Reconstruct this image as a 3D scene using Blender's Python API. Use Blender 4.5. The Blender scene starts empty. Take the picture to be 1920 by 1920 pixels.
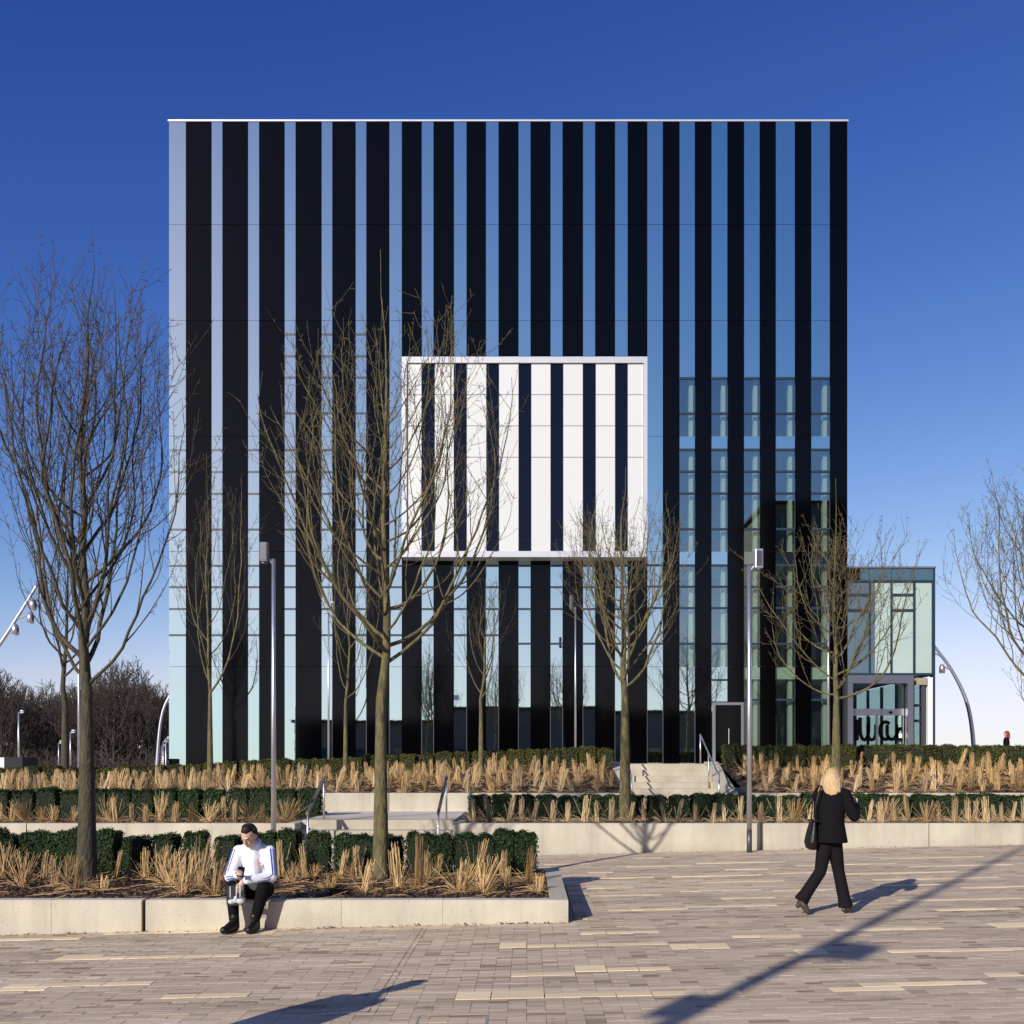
import bpy, bmesh, math, random
from mathutils import Vector, Matrix, Euler, Quaternion

# ------------------------------------------------------------------ camera, sky, sun, exposure
S = bpy.context.scene
COL = S.collection
R = math.radians
F = 1980.0            # focal length in pixels of a 1920 px wide picture
VX, HY = 990.0, 1428.0  # vanishing point of the depth lines
EYE = 1.80
SUN_EL, SUN_AZ = 23.5, 33.5

cam_d = bpy.data.cameras.new('camera')
cam = bpy.data.objects.new('camera', cam_d)
COL.objects.link(cam)
cam.location = (0, 0, EYE)
cam.rotation_euler = (R(90), 0, 0)
cam_d.sensor_width = 36
cam_d.lens = 36 * F / 1920
cam_d.shift_x = -(VX - 960) / 1920
cam_d.shift_y = (HY - 960) / 1920
cam_d.clip_start = 0.1
cam_d.clip_end = 4000
S.camera = cam

W = bpy.data.worlds.new('World')
S.world = W
W.use_nodes = True
wn = W.node_tree.nodes
bg = wn['Background']
sky = wn.new('ShaderNodeTexSky')
sky.sky_type = 'NISHITA'
sky.sun_disc = False
sky.sun_elevation = R(SUN_EL)
sky.sun_rotation = R(180 + SUN_AZ)
sky.altitude = 0
sky.air_density = 0.8
sky.dust_density = 0.25
sky.ozone_density = 3.0
# the photograph's contrasty, polarised rendering of a clear sky: one tone curve per channel over the whole dome
sep = wn.new('ShaderNodeSeparateColor')
cmb = wn.new('ShaderNodeCombineColor')
WL = W.node_tree.links
WL.new(sky.outputs[0], sep.inputs[0])
for ch_, (ga_, gn_) in enumerate(((1.936, 0.60), (1.561, 0.594), (1.002, 1.443))):
    pw_ = wn.new('ShaderNodeMath')
    pw_.operation = 'POWER'
    pw_.inputs[1].default_value = ga_
    ml_ = wn.new('ShaderNodeMath')
    ml_.operation = 'MULTIPLY'
    ml_.inputs[1].default_value = gn_
    WL.new(sep.outputs[ch_], pw_.inputs[0])
    WL.new(pw_.outputs[0], ml_.inputs[0])
    # soft shoulder y / sqrt(1 + (y / L)^2), as film rolls off
    dv_, sq_, ad_, rt_, ou_ = (wn.new('ShaderNodeMath') for _ in range(5))
    dv_.operation, sq_.operation, ad_.operation, rt_.operation, ou_.operation = 'DIVIDE', 'MULTIPLY', 'ADD', 'SQRT', 'DIVIDE'
    dv_.inputs[1].default_value = (9.6, 10.6, 15.5)[ch_]
    ad_.inputs[1].default_value = 1.0
    WL.new(ml_.outputs[0], dv_.inputs[0])
    WL.new(dv_.outputs[0], sq_.inputs[0])
    WL.new(dv_.outputs[0], sq_.inputs[1])
    WL.new(sq_.outputs[0], ad_.inputs[0])
    WL.new(ad_.outputs[0], rt_.inputs[0])
    WL.new(ml_.outputs[0], ou_.inputs[0])
    WL.new(rt_.outputs[0], ou_.inputs[1])
    WL.new(ou_.outputs[0], cmb.inputs[ch_])
WL.new(cmb.outputs[0], bg.inputs[0])
bg.inputs[1].default_value = 0.10

sun_d = bpy.data.lights.new('sun', 'SUN')
sun_d.energy = 5.0
sun_d.angle = R(0.53)
sun_d.color = (1.0, 0.945, 0.86)
sun = bpy.data.objects.new('sun', sun_d)
COL.objects.link(sun)
ca, sa = math.cos(R(SUN_AZ)), math.sin(R(SUN_AZ))
ce, se = math.cos(R(SUN_EL)), math.sin(R(SUN_EL))
sun.rotation_euler = Vector((sa * ce, ca * ce, -se)).to_track_quat('-Z', 'Y').to_euler()
sun.location = (-20, -30, 30)

S.view_settings.view_transform = 'Standard'
S.view_settings.look = 'None'
S.view_settings.gamma = 1
S.view_settings.use_curve_mapping = False
S.view_settings.exposure = 0.0
S.cycles.max_bounces = 6
S.cycles.transparent_max_bounces = 12
S.cycles.use_denoising = True


# ------------------------------------------------------------------ helpers
def P(px, py, d):
    s = F / d
    return Vector(((px - VX) / s, d, EYE - (py - HY) / s))


def X(px, d):
    return (px - VX) * d / F


def Z(py, d):
    return EYE - (py - HY) * d / F


def gz(x):
    return 0.022 * max(-14.0, min(16.0, x))


def ter(x, y=30.0):
    z = 1.73 - 0.047 * max(0.0, min(12.0, 1 - x))
    if x > 12:
        z -= 0.05 * min(x - 12, 8)
    return z


class MB:
    """collects geometry for one mesh object"""

    def __init__(self):
        self.v, self.f = [], []

    def poly(self, pts):
        n = len(self.v)
        self.v += [tuple(p) for p in pts]
        self.f.append(tuple(range(n, n + len(pts))))

    def box(self, x0, x1, y0, y1, z0, z1, zr=None):
        n = len(self.v)
        self.v += [(x0, y0, z0), (x1, y0, z0), (x1, y1, z0), (x0, y1, z0),
                   (x0, y0, z1), (x1, y0, z1), (x1, y1, z1), (x0, y1, z1)]
        for q in ((0, 3, 2, 1), (4, 5, 6, 7), (0, 1, 5, 4), (1, 2, 6, 5), (2, 3, 7, 6), (3, 0, 4, 7)):
            self.f.append(tuple(n + i for i in q))
        return self

    def hexa(self, b, t):
        n = len(self.v)
        self.v += [tuple(p) for p in b] + [tuple(p) for p in t]
        for q in ((0, 3, 2, 1), (4, 5, 6, 7), (0, 1, 5, 4), (1, 2, 6, 5), (2, 3, 7, 6), (3, 0, 4, 7)):
            self.f.append(tuple(n + i for i in q))
        return self

    def tube(self, pts, rad, sides=8, cap=True):
        if not isinstance(rad, (list, tuple)):
            rad = [rad] * len(pts)
        n0 = len(self.v)
        m = len(pts)
        pts = [Vector(p) for p in pts]
        t = (pts[1] - pts[0]).normalized()
        a = Vector((0, 0, 1)) if abs(t.z) < 0.9 else Vector((1, 0, 0))
        u = t.cross(a).normalized()
        for i in range(m):
            if i == 0:
                t = pts[1] - pts[0]
            elif i == m - 1:
                t = pts[-1] - pts[-2]
            else:
                t = pts[i + 1] - pts[i - 1]
            t = t.normalized()
            u = (u - t * u.dot(t))
            if u.length < 1e-6:
                u = t.orthogonal()
            u.normalize()
            w = t.cross(u)
            for k in range(sides):
                an = 2 * math.pi * k / sides
                q = pts[i] + (u * math.cos(an) + w * math.sin(an)) * rad[i]
                self.v.append((q.x, q.y, q.z))
        for i in range(m - 1):
            for k in range(sides):
                k2 = (k + 1) % sides
                a0 = n0 + i * sides
                self.f.append((a0 + k, a0 + k2, a0 + sides + k2, a0 + sides + k))
        if cap:
            self.f.append(tuple(n0 + k for k in range(sides))[::-1])
            self.f.append(tuple(n0 + (m - 1) * sides + k for k in range(sides)))
        return self

    def mesh(self, name, mat, smooth=False):
        me = bpy.data.meshes.new(name)
        me.from_pydata(self.v, [], self.f)
        if mat is not None:
            me.materials.append(mat)
        if smooth:
            me.polygons.foreach_set('use_smooth', [True] * len(me.polygons))
        me.update()
        return me

    def build(self, name, mat, parent=None, smooth=False):
        return link(name, self.mesh(name, mat, smooth), parent)


def link(name, data, parent=None, loc=None):
    o = bpy.data.objects.new(name, data)
    COL.objects.link(o)
    if parent is not None:
        o.parent = parent
    if loc is not None:
        o.location = loc
    return o


def tag(o, label=None, cat=None, group=None, kind=None):
    if label:
        o['label'] = label
    if cat:
        o['category'] = cat
    if group:
        o['group'] = group
    if kind:
        o['kind'] = kind
    return o


def empty(name, loc=(0, 0, 0), label=None, cat=None, group=None):
    o = link(name, None, None, loc)
    o.empty_display_size = 0.2
    return tag(o, label, cat, group)


ONES = ['', 'first', 'second', 'third', 'fourth', 'fifth', 'sixth', 'seventh', 'eighth', 'ninth', 'tenth', 'eleventh',
        'twelfth', 'thirteenth', 'fourteenth', 'fifteenth', 'sixteenth', 'seventeenth', 'eighteenth', 'nineteenth']
TENS = {20: ('twentieth', 'twenty'), 30: ('thirtieth', 'thirty'), 40: ('fortieth', 'forty'), 50: ('fiftieth', 'fifty')}


def nth(i):
    if i < 20:
        return ONES[i]
    t = i // 10 * 10
    return TENS[t][0] if i == t else TENS[t][1] + '-' + ONES[i - t]


# ------------------------------------------------------------------ materials
def mat(name, col, rough=0.6, metal=0.0, spec=0.5, noise=0.0, scale=8.0, col2=None, bump=0.0, bscale=40.0,
        island=0.0, objrand=0.0, stretch=None, coat=0.0, coords='Object', trans=0.0):
    m = bpy.data.materials.new(name)
    m.use_nodes = True
    nt = m.node_tree
    N, L = nt.nodes, nt.links
    b = N['Principled BSDF']
    b.inputs['Roughness'].default_value = rough
    b.inputs['Metallic'].default_value = metal
    b.inputs['Specular IOR Level'].default_value = spec
    b.inputs['Coat Weight'].default_value = coat
    out = None
    tc = N.new('ShaderNodeTexCoord')
    vec = tc.outputs[coords]
    if stretch:
        mp = N.new('ShaderNodeMapping')
        mp.inputs['Scale'].default_value = stretch
        L.new(vec, mp.inputs[0])
        vec = mp.outputs[0]
    c1 = N.new('ShaderNodeRGB')
    c1.outputs[0].default_value = (*col, 1)
    out = c1.outputs[0]
    if col2 is not None:
        nz = N.new('ShaderNodeTexNoise')
        nz.inputs['Scale'].default_value = scale
        nz.inputs['Detail'].default_value = 6
        nz.inputs['Roughness'].default_value = 0.62
        L.new(vec, nz.inputs['Vector'])
        rp = N.new('ShaderNodeMapRange')
        rp.inputs['From Min'].default_value = 0.35
        rp.inputs['From Max'].default_value = 0.68
        L.new(nz.outputs['Fac'], rp.inputs['Value'])
        mx = N.new('ShaderNodeMix')
        mx.data_type = 'RGBA'
        L.new(rp.outputs[0], mx.inputs[0])
        L.new(out, mx.inputs[6])
        mx.inputs[7].default_value = (*col2, 1)
        out = mx.outputs[2]
    for amt, src in ((island, 'geo'), (objrand, 'obj')):
        if amt > 0:
            if src == 'geo':
                g = N.new('ShaderNodeNewGeometry')
                so = g.outputs['Random Per Island']
            else:
                g = N.new('ShaderNodeObjectInfo')
                so = g.outputs['Random']
            mr = N.new('ShaderNodeMapRange')
            mr.inputs['To Min'].default_value = 1 - amt
            mr.inputs['To Max'].default_value = 1 + amt
            L.new(so, mr.inputs['Value'])
            hs = N.new('ShaderNodeHueSaturation')
            L.new(mr.outputs[0], hs.inputs['Value'])
            L.new(out, hs.inputs['Color'])
            out = hs.outputs[0]
    L.new(out, b.inputs['Base Color'])
    if bump > 0:
        nb = N.new('ShaderNodeTexNoise')
        nb.inputs['Scale'].default_value = bscale
        nb.inputs['Detail'].default_value = 5
        L.new(vec, nb.inputs['Vector'])
        bm_ = N.new('ShaderNodeBump')
        bm_.inputs['Strength'].default_value = bump
        bm_.inputs['Distance'].default_value = 0.02
        L.new(nb.outputs['Fac'], bm_.inputs['Height'])
        L.new(bm_.outputs[0], b.inputs['Normal'])
    return m


def glass(name, refl, through, base=0.35, blend=0.25):
    """coated pane: partly mirror, partly clear"""
    m = bpy.data.materials.new(name)
    m.use_nodes = True
    N, L = m.node_tree.nodes, m.node_tree.links
    N.remove(N['Principled BSDF'])
    g = N.new('ShaderNodeBsdfGlossy')
    g.inputs['Color'].default_value = (*refl, 1)
    g.inputs['Roughness'].default_value = 0.01
    t = N.new('ShaderNodeBsdfTransparent')
    t.inputs['Color'].default_value = (*through, 1)
    mx = N.new('ShaderNodeMixShader')
    lw = N.new('ShaderNodeLayerWeight')
    lw.inputs['Blend'].default_value = 0.5
    fr = N.new('ShaderNodeMath')            # Schlick rise towards grazing angles, alike from both sides of the pane
    fr.operation = 'POWER'
    fr.inputs[1].default_value = 5.0
    L.new(lw.outputs['Facing'], fr.inputs[0])
    ad = N.new('ShaderNodeMath')
    ad.operation = 'ADD'
    ad.use_clamp = True
    ad.inputs[1].default_value = base
    L.new(fr.outputs[0], ad.inputs[0])
    L.new(ad.outputs[0], mx.inputs[0])
    L.new(t.outputs[0], mx.inputs[1])
    L.new(g.outputs[0], mx.inputs[2])
    L.new(mx.outputs[0], N['Material Output'].inputs[0])
    return m


M = {}
M['concrete'] = mat('concrete', (0.555, 0.500, 0.395), 0.8, col2=(0.475, 0.415, 0.315), scale=1.3, bump=0.12, bscale=30)


def weather(m, strength=1.0):
    """streaks, blotches and air-bubble pits with a shape of their own on cast concrete"""
    N, L = m.node_tree.nodes, m.node_tree.links
    b = N['Principled BSDF']
    src = b.inputs['Base Color'].links[0].from_socket
    gp = N.new('ShaderNodeNewGeometry')
    val = None
    for sc_, stc, lo, hi, a, c in ((1.0, (2.2, 1, .35), .42, .75, 1.0, .80), (1.0, (9, 9, .8), .5, .8, 1.0, .88), (38, (1, 1, 1), .70, .74, 1.0, .55), (.55, (1, 1, 2.0), .35, .65, .92, 1.08)):
        mp = N.new('ShaderNodeMapping')
        mp.inputs['Scale'].default_value = stc
        nz = N.new('ShaderNodeTexNoise')
        nz.inputs['Scale'].default_value = sc_
        nz.inputs['Detail'].default_value = 5 if sc_ < 10 else 1
        mr = N.new('ShaderNodeMapRange')
        for k_, v_ in (('From Min', lo), ('From Max', hi), ('To Min', a), ('To Max', 1 + (c - 1) * strength)):
            mr.inputs[k_].default_value = v_
        L.new(gp.outputs['Position'], mp.inputs[0])
        L.new(mp.outputs[0], nz.inputs['Vector'])
        L.new(nz.outputs['Fac'], mr.inputs['Value'])
        if val is None:
            val = mr.outputs[0]
        else:
            mu = N.new('ShaderNodeMath')
            mu.operation = 'MULTIPLY'
            L.new(val, mu.inputs[0])
            L.new(mr.outputs[0], mu.inputs[1])
            val = mu.outputs[0]
    hs = N.new('ShaderNodeHueSaturation')
    L.new(val, hs.inputs['Value'])
    L.new(src, hs.inputs['Color'])
    L.new(hs.outputs[0], b.inputs['Base Color'])


weather(M['concrete'])
M['concrete_step'] = mat('concrete_step', (0.50, 0.44, 0.34), 0.8, col2=(0.42, 0.365, 0.275), scale=2.0, bump=0.1)
weather(M['concrete_step'], .8)
M['joint'] = mat('joint', (0.05, 0.045, 0.04), 0.9)
M['sand'] = mat('paving_bed', (0.34, 0.27, 0.21), 0.95, col2=(0.42, 0.34, 0.27), scale=3, bump=0.2)
M['terrace'] = mat('terrace_paving', (0.62, 0.54, 0.44), 0.85, col2=(0.54, 0.46, 0.38), scale=2.5, bump=0.1)
M['field'] = mat('far_ground', (0.16, 0.15, 0.10), 0.95, col2=(0.22, 0.20, 0.14), scale=0.3)
M['slab'] = mat('sandstone', (0.83, 0.63, 0.36), 0.75, col2=(0.84, 0.70, 0.50), scale=2.2, island=0.10, objrand=0.12, bump=0.08)
M['black_glass'] = mat('black_panel_glass', (0.001, 0.001, 0.0015), 0.07, spec=0.20, bump=0.03, bscale=0.7)
M['mirror'] = mat('mirror_panel_glass', (0.62, 0.755, 0.715), 0.015, metal=1.0, bump=0.035, bscale=0.7)
M['transom'] = mat('transom_metal', (0.015, 0.03, 0.05), 0.35, spec=0.6)
M['alu'] = mat('aluminium', (0.62, 0.62, 0.64), 0.32, metal=1.0)
M['alu_white'] = mat('white_aluminium', (0.56, 0.56, 0.58), 0.4, metal=.3, col2=(0.51, 0.51, 0.54), scale=3)
M['white_panel'] = mat('white_panel', (0.59, 0.595, 0.58), 0.45, objrand=0.02)
M['bay_glass'] = mat('bay_dark_glass', (0.003, 0.005, 0.014), 0.04, spec=0.25)
M['window'] = glass('window_glass', (0.62, 0.74, 0.76), (0.88, 0.95, 0.89), 0.32)
M['clear'] = glass('clear_glass', (0.8, 0.85, 0.88), (0.84, 0.93, 0.92), 0.10)
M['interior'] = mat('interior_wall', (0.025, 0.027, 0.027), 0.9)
M['pale_reveal'] = mat('pale_plaster', (0.80, 0.82, 0.74), 0.8)
M['dark_core'] = mat('dark_core', (0.02, 0.02, 0.022), 0.9)
M['roof'] = mat('roof_grey', (0.25, 0.25, 0.26), 0.9)
M['pod_green'] = mat('pale_green_panel', (0.40, 0.50, 0.455), 0.25, coat=0.6, col2=(0.37, 0.47, 0.43), scale=0.7)
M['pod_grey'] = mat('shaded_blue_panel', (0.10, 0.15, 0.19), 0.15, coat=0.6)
M['pod_blue'] = mat('blue_fascia_glass', (0.16, 0.30, 0.42), 0.1, metal=0.6)
M['render_white'] = mat('white_render', (0.78, 0.78, 0.76), 0.7)
M['black_print'] = mat('black_lettering', (0.002, 0.002, 0.002), 0.9, spec=0.05)
M['steel'] = mat('galvanised_steel', (0.58, 0.58, 0.60), 0.38, metal=0.85, col2=(0.50, 0.50, 0.53), scale=6)
M['steel_dark'] = mat('dark_steel', (0.10, 0.10, 0.11), 0.45, metal=0.6)
M['rail'] = mat('handrail_steel', (0.72, 0.70, 0.68), 0.35, metal=0.9)
M['rail_flat'] = mat('handrail_bronze', (0.16, 0.14, 0.12), 0.5, metal=0.5)
M['bark'] = mat('bark', (0.034, 0.028, 0.019), 0.85, col2=(0.088, 0.072, 0.036), scale=16, bump=1.0, bscale=34, stretch=(1, 1, 0.35))
M['bark_pale'] = mat('bark_pale', (0.060, 0.048, 0.026), 0.85, col2=(0.185, 0.155, 0.056), scale=15, bump=0.9, bscale=34, stretch=(1, 1, 0.35))
M['twig'] = mat('twig', (0.052, 0.038, 0.028), 0.8, col2=(0.085, 0.066, 0.036), scale=3)
M['twig_pale'] = mat('twig_pale', (0.075, 0.056, 0.030), 0.8, col2=(0.17, 0.135, 0.052), scale=2)
M['bark_far'] = mat('bark_far', (0.042, 0.031, 0.026), 0.9, col2=(0.070, 0.048, 0.036), scale=1.0)
M['box_leaf'] = mat('box_leaf', (0.021, 0.043, 0.009), 0.6, island=0.55, objrand=0.3, spec=0.25)
M['box_leaf_olive'] = mat('box_leaf_olive', (0.066, 0.066, 0.013), 0.6, island=0.55, objrand=0.35, spec=0.25)
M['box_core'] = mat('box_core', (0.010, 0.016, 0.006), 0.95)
M['straw'] = mat('straw', (0.44, 0.285, 0.125), 0.65, island=0.55, objrand=0.25)
M['straw_pale'] = mat('straw_pale', (0.55, 0.39, 0.21), 0.65, island=0.5, objrand=0.22)
M['soil'] = mat('soil', (0.022, 0.014, 0.010), 0.95, col2=(0.045, 0.027, 0.017), scale=14, bump=0.8, bscale=30)
M['mulch'] = mat('mulch', (0.075, 0.038, 0.022), 0.85, island=0.85)
M['leaf_dry'] = mat('leaf_dry', (0.13, 0.07, 0.035), 0.8, island=0.5)
M['skin'] = mat('skin', (0.55, 0.34, 0.26), 0.5)
M['skin_pink'] = mat('skin_pink', (0.60, 0.33, 0.26), 0.5)
M['hair_dark'] = mat('hair_dark', (0.010, 0.007, 0.005), 0.6, spec=0.2, col2=(0.03, 0.02, 0.014), scale=60)
M['hair_blonde'] = mat('hair_blonde', (0.60, 0.43, 0.22), 0.45, col2=(0.40, 0.26, 0.12), scale=22, stretch=(4, 4, 0.35), bump=0.5, bscale=30)
M['hair_red'] = mat('hair_red', (0.20, 0.035, 0.018), 0.5)
M['cloth_white'] = mat('cloth_white', (0.80, 0.81, 0.84), 0.75, col2=(0.72, 0.74, 0.80), scale=9, bump=0.4, bscale=14)
M['cloth_black'] = mat('cloth_black', (0.006, 0.0055, 0.0065), 0.9, spec=0.12, bump=0.4, bscale=16)
M['cloth_trouser'] = mat('cloth_trouser', (0.010, 0.008, 0.0095), 0.9, spec=0.12, bump=0.5, bscale=12)
M['stripe'] = mat('stripe_blue', (0.035, 0.07, 0.30), 0.7)
M['red'] = mat('red_print', (0.75, 0.10, 0.12), 0.6)
M['leather'] = mat('black_leather', (0.009, 0.007, 0.006), 0.42, spec=0.35, bump=0.4, bscale=10)
M['boot'] = mat('brown_boot', (0.05, 0.033, 0.022), 0.45)
M['bag_plastic'] = glass('bag_plastic', (0.9, 0.9, 0.9), (0.80, 0.82, 0.80), 0.06)
M['white'] = mat('white_plastic', (0.8, 0.8, 0.8), 0.5)
M['phone'] = mat('phone', (0.01, 0.01, 0.012), 0.15)
M['brick_far'] = mat('far_building', (0.10, 0.09, 0.085), 0.8, col2=(0.14, 0.12, 0.11), scale=0.5)
M['far_glass'] = mat('far_glass', (0.02, 0.05, 0.06), 0.06, spec=0.6)
M['wet'] = mat('litter_white', (0.8, 0.8, 0.8), 0.6)

# pavers: island colour from a ramp of greys, browns and pinks
def paver_mat(use_obj):
    m = bpy.data.materials.new('paver_obj' if use_obj else 'paver')
    m.use_nodes = True
    N, L = m.node_tree.nodes, m.node_tree.links
    b = N['Principled BSDF']
    b.inputs['Roughness'].default_value = 0.82
    g = N.new('ShaderNodeObjectInfo') if use_obj else N.new('ShaderNodeNewGeometry')
    r = N.new('ShaderNodeValToRGB')
    e = r.color_ramp.elements
    e[0].position = 0.0
    e[0].color = (0.30, 0.20, 0.125, 1)
    e[1].position = 1.0
    e[1].color = (0.62, 0.49, 0.35, 1)
    for p, c in ((0.07, (0.42, 0.32, 0.215)), (0.2, (0.55, 0.425, 0.295)), (0.5, (0.57, 0.445, 0.31)), (0.75, (0.585, 0.46, 0.32)),
                 (0.9, (0.59, 0.44, 0.315))):
        q = e.new(p)
        q.color = (*c, 1)
    L.new(g.outputs['Random' if use_obj else 'Random Per Island'], r.inputs[0])
    tc = N.new('ShaderNodeTexCoord')
    gp = N.new('ShaderNodeNewGeometry')
    nz = N.new('ShaderNodeTexNoise')
    nz.inputs['Scale'].default_value = 0.55
    nz.inputs['Detail'].default_value = 5
    mp = N.new('ShaderNodeMapping')
    mp.inputs['Scale'].default_value = (0.55, 5.5, 1)
    L.new(gp.outputs['Position'], mp.inputs[0])
    L.new(mp.outputs[0], nz.inputs['Vector'])
    mr = N.new('ShaderNodeMapRange')
    mr.inputs['From Min'].default_value = 0.3
    mr.inputs['From Max'].default_value = 0.7
    mr.inputs['To Min'].default_value = 0.70
    mr.inputs['To Max'].default_value = 1.14
    L.new(nz.outputs['Fac'], mr.inputs['Value'])
    n2 = N.new('ShaderNodeTexNoise')
    n2.inputs['Scale'].default_value = 60
    n2.inputs['Detail'].default_value = 4
    L.new(gp.outputs['Position'], n2.inputs['Vector'])
    m2 = N.new('ShaderNodeMapRange')
    m2.inputs['To Min'].default_value = 0.78
    m2.inputs['To Max'].default_value = 1.22
    L.new(n2.outputs['Fac'], m2.inputs['Value'])
    mul = N.new('ShaderNodeMath')
    mul.operation = 'MULTIPLY'
    L.new(mr.outputs[0], mul.inputs[0])
    L.new(m2.outputs[0], mul.inputs[1])
    sv = mul.outputs[0]
    for sc_, lo_, hi_, to_ in ((9.0, .70, .76, .62), (1.1, .56, .72, .84), (3.2, .64, .74, .80)):
        n3 = N.new('ShaderNodeTexNoise')
        n3.inputs['Scale'].default_value = sc_
        n3.inputs['Detail'].default_value = 3
        L.new(gp.outputs['Position'], n3.inputs['Vector'])
        m3 = N.new('ShaderNodeMapRange')
        for k_, v_ in (('From Min', lo_), ('From Max', hi_), ('To Min', 1.0), ('To Max', to_)):
            m3.inputs[k_].default_value = v_
        L.new(n3.outputs['Fac'], m3.inputs['Value'])
        u3 = N.new('ShaderNodeMath')
        u3.operation = 'MULTIPLY'
        L.new(sv, u3.inputs[0])
        L.new(m3.outputs[0], u3.inputs[1])
        sv = u3.outputs[0]
    hs = N.new('ShaderNodeHueSaturation')
    L.new(sv, hs.inputs['Value'])
    L.new(r.outputs[0], hs.inputs['Color'])
    L.new(hs.outputs[0], b.inputs['Base Color'])
    bm_ = N.new('ShaderNodeBump')
    bm_.inputs['Strength'].default_value = 0.25
    bm_.inputs['Distance'].default_value = 0.004
    L.new(n2.outputs['Fac'], bm_.inputs['Height'])
    L.new(bm_.outputs[0], b.inputs['Normal'])
    return m


M['paver'] = paver_mat(False)
M['paver_obj'] = paver_mat(True)

# ------------------------------------------------------------------ ground
YW1, YW2, YT = 20.0, 24.2, 28.2      # lower wall face, second wall face, terrace edge
ZM = 0.66                            # middle landing level
g = MB()
xs = [-900, -60, -14, 16, 60, 900]
ys = [-900, -60, 0, 19.9]
for i in range(len(xs) - 1):
    for j in range(len(ys) - 1):
        g.poly([(xs[i], ys[j], gz(xs[i])), (xs[i + 1], ys[j], gz(xs[i + 1])), (xs[i + 1], ys[j + 1], gz(xs[i + 1])), (xs[i], ys[j + 1], gz(xs[i]))])
paving = g.build('paving', M['sand'])
tag(paving, 'brown and cream block paving of the square', kind='structure')

g = MB()
g.poly([(-900, 19.9, -0.32), (900, 19.9, -0.32), (900, 3000, -0.32), (-900, 3000, -0.32)])
tag(g.build('ground', M['field']), 'distant ground beyond the terrace', kind='structure')

g = MB()                              # upper terrace, a sheet that follows the fall of the site
tx = [-60, -20, -11, -8, -5, -2, 1, 4, 8, 12, 14, 16, 18, 20, 60]
for i in range(len(tx) - 1):
    a, b = tx[i], tx[i + 1]
    for y0, y1 in ((YT, 40), (40, 75)):
        g.poly([(a, y0, ter(a)), (b, y0, ter(b)), (b, y1, ter(b)), (a, y1, ter(a))])
tag(g.build('terrace', M['terrace']), 'pale paved upper terrace in front of the building', kind='structure')
g = MB()                              # middle landing
g.box(-4.41, -1.43, 20.985, YW2 - .002, ZM - 0.5, ZM)
g.box(1.9, 5.3, 23.0, YW2 + 0.2, ZM - 0.5, ZM)
tag(g.build('landing', M['terrace']), 'pale middle landing between the two flights of steps', kind='structure')

# ------------------------------------------------------------------ pavers and sandstone slabs
rnd = random.Random(5)
MOD = 0.135
rows = {}


def row_of(px, py):
    x = 0
    for _ in range(3):
        s = (py - HY) / (EYE - gz(x))
        x = (px - VX) / s
    return x, F / s


SL = [(0, 140, 1766, 1), (190, 430, 1755, 1), (115, 240, 1803, 1), (130, 186, 1797, 1), (240, 440, 1800, 1), (415, 470, 1795, 2),
      (30, 295, 1853, 1), (0, 75, 1862, 1), (325, 465, 1872, 1), (445, 510, 1755, 1), (928, 983, 1778, 2), (983, 1245, 1779, 1),
      (1243, 1360, 1780, 2), (1092, 1250, 1756, 1), (1363, 1500, 1760, 1), (950, 1078, 1832, 1), (1078, 1142, 1824, 2), (1142, 1275, 1825, 1),
      (868, 1014, 1875, 2), (1014, 1160, 1876, 1), (1160, 1380, 1869, 1), (1130, 1300, 1710, 1), (1290, 1460, 1705, 1), (1565, 1780, 1746, 1),
      (1440, 1525, 1760, 1), (1485, 1560, 1790, 2), (1650, 1920, 1788, 1), (1550, 1700, 1860, 1), (1620, 1840, 1853, 1), (1830, 1920, 1832, 1),
      (1870, 1930, 1740, 2), (1670, 1920, 1690, 1), (1740, 1930, 1710, 1), (1440, 1560, 1672, 1), (1100, 1240, 1684, 1), (1105, 1185, 1668, 2),
      (1270, 1420, 1674, 1), (1420, 1560, 1673, 1), (1340, 1460, 1688, 1), (1110, 1230, 1649, 1), (1100, 1148, 1639, 1), (1250, 1440, 1646, 1),
      (1440, 1560, 1641, 1), (1310, 1470, 1657, 1), (1580, 1800, 1640, 1), (1630, 1890, 1652, 1), (1170, 1300, 1628, 1), (1310, 1480, 1621, 1),
      (1190, 1250, 1612, 1), (1490, 1690, 1624, 1), (1700, 1900, 1626, 1), (1650, 1850, 1612, 1), (1020, 1100, 1623, 1), (1350, 1440, 1634, 1),
      (1640, 1760, 1664, 1), (1800, 1920, 1668, 1)]
PX0, PX1, PY0, PY1 = -10.0, 15.0, 5.6, 19.96
NC = int((PX1 - PX0) / MOD)
NR = int((PY1 - PY0) / MOD)
occ = [[0] * NC for _ in range(NR)]
slabs = []


def put_slab(r, c0, c1, k):
    r = max(0, min(NR - k, r))
    c0, c1 = max(0, c0), min(NC, c1)
    c = c0
    while c < c1:
        n = min(c1 - c, 2 if k == 2 else rnd.choice((2, 3, 4)))
        if c1 - c - n == 1:
            n += 1
        if all(occ[r + q][c + w] == 0 for q in range(k) for w in range(min(n, NC - c))):
            for q in range(k):
                for w in range(min(n, NC - c)):
                    occ[r + q][c + w] = 1
            slabs.append((r, c, min(n, NC - c), k))
        c += n


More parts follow.
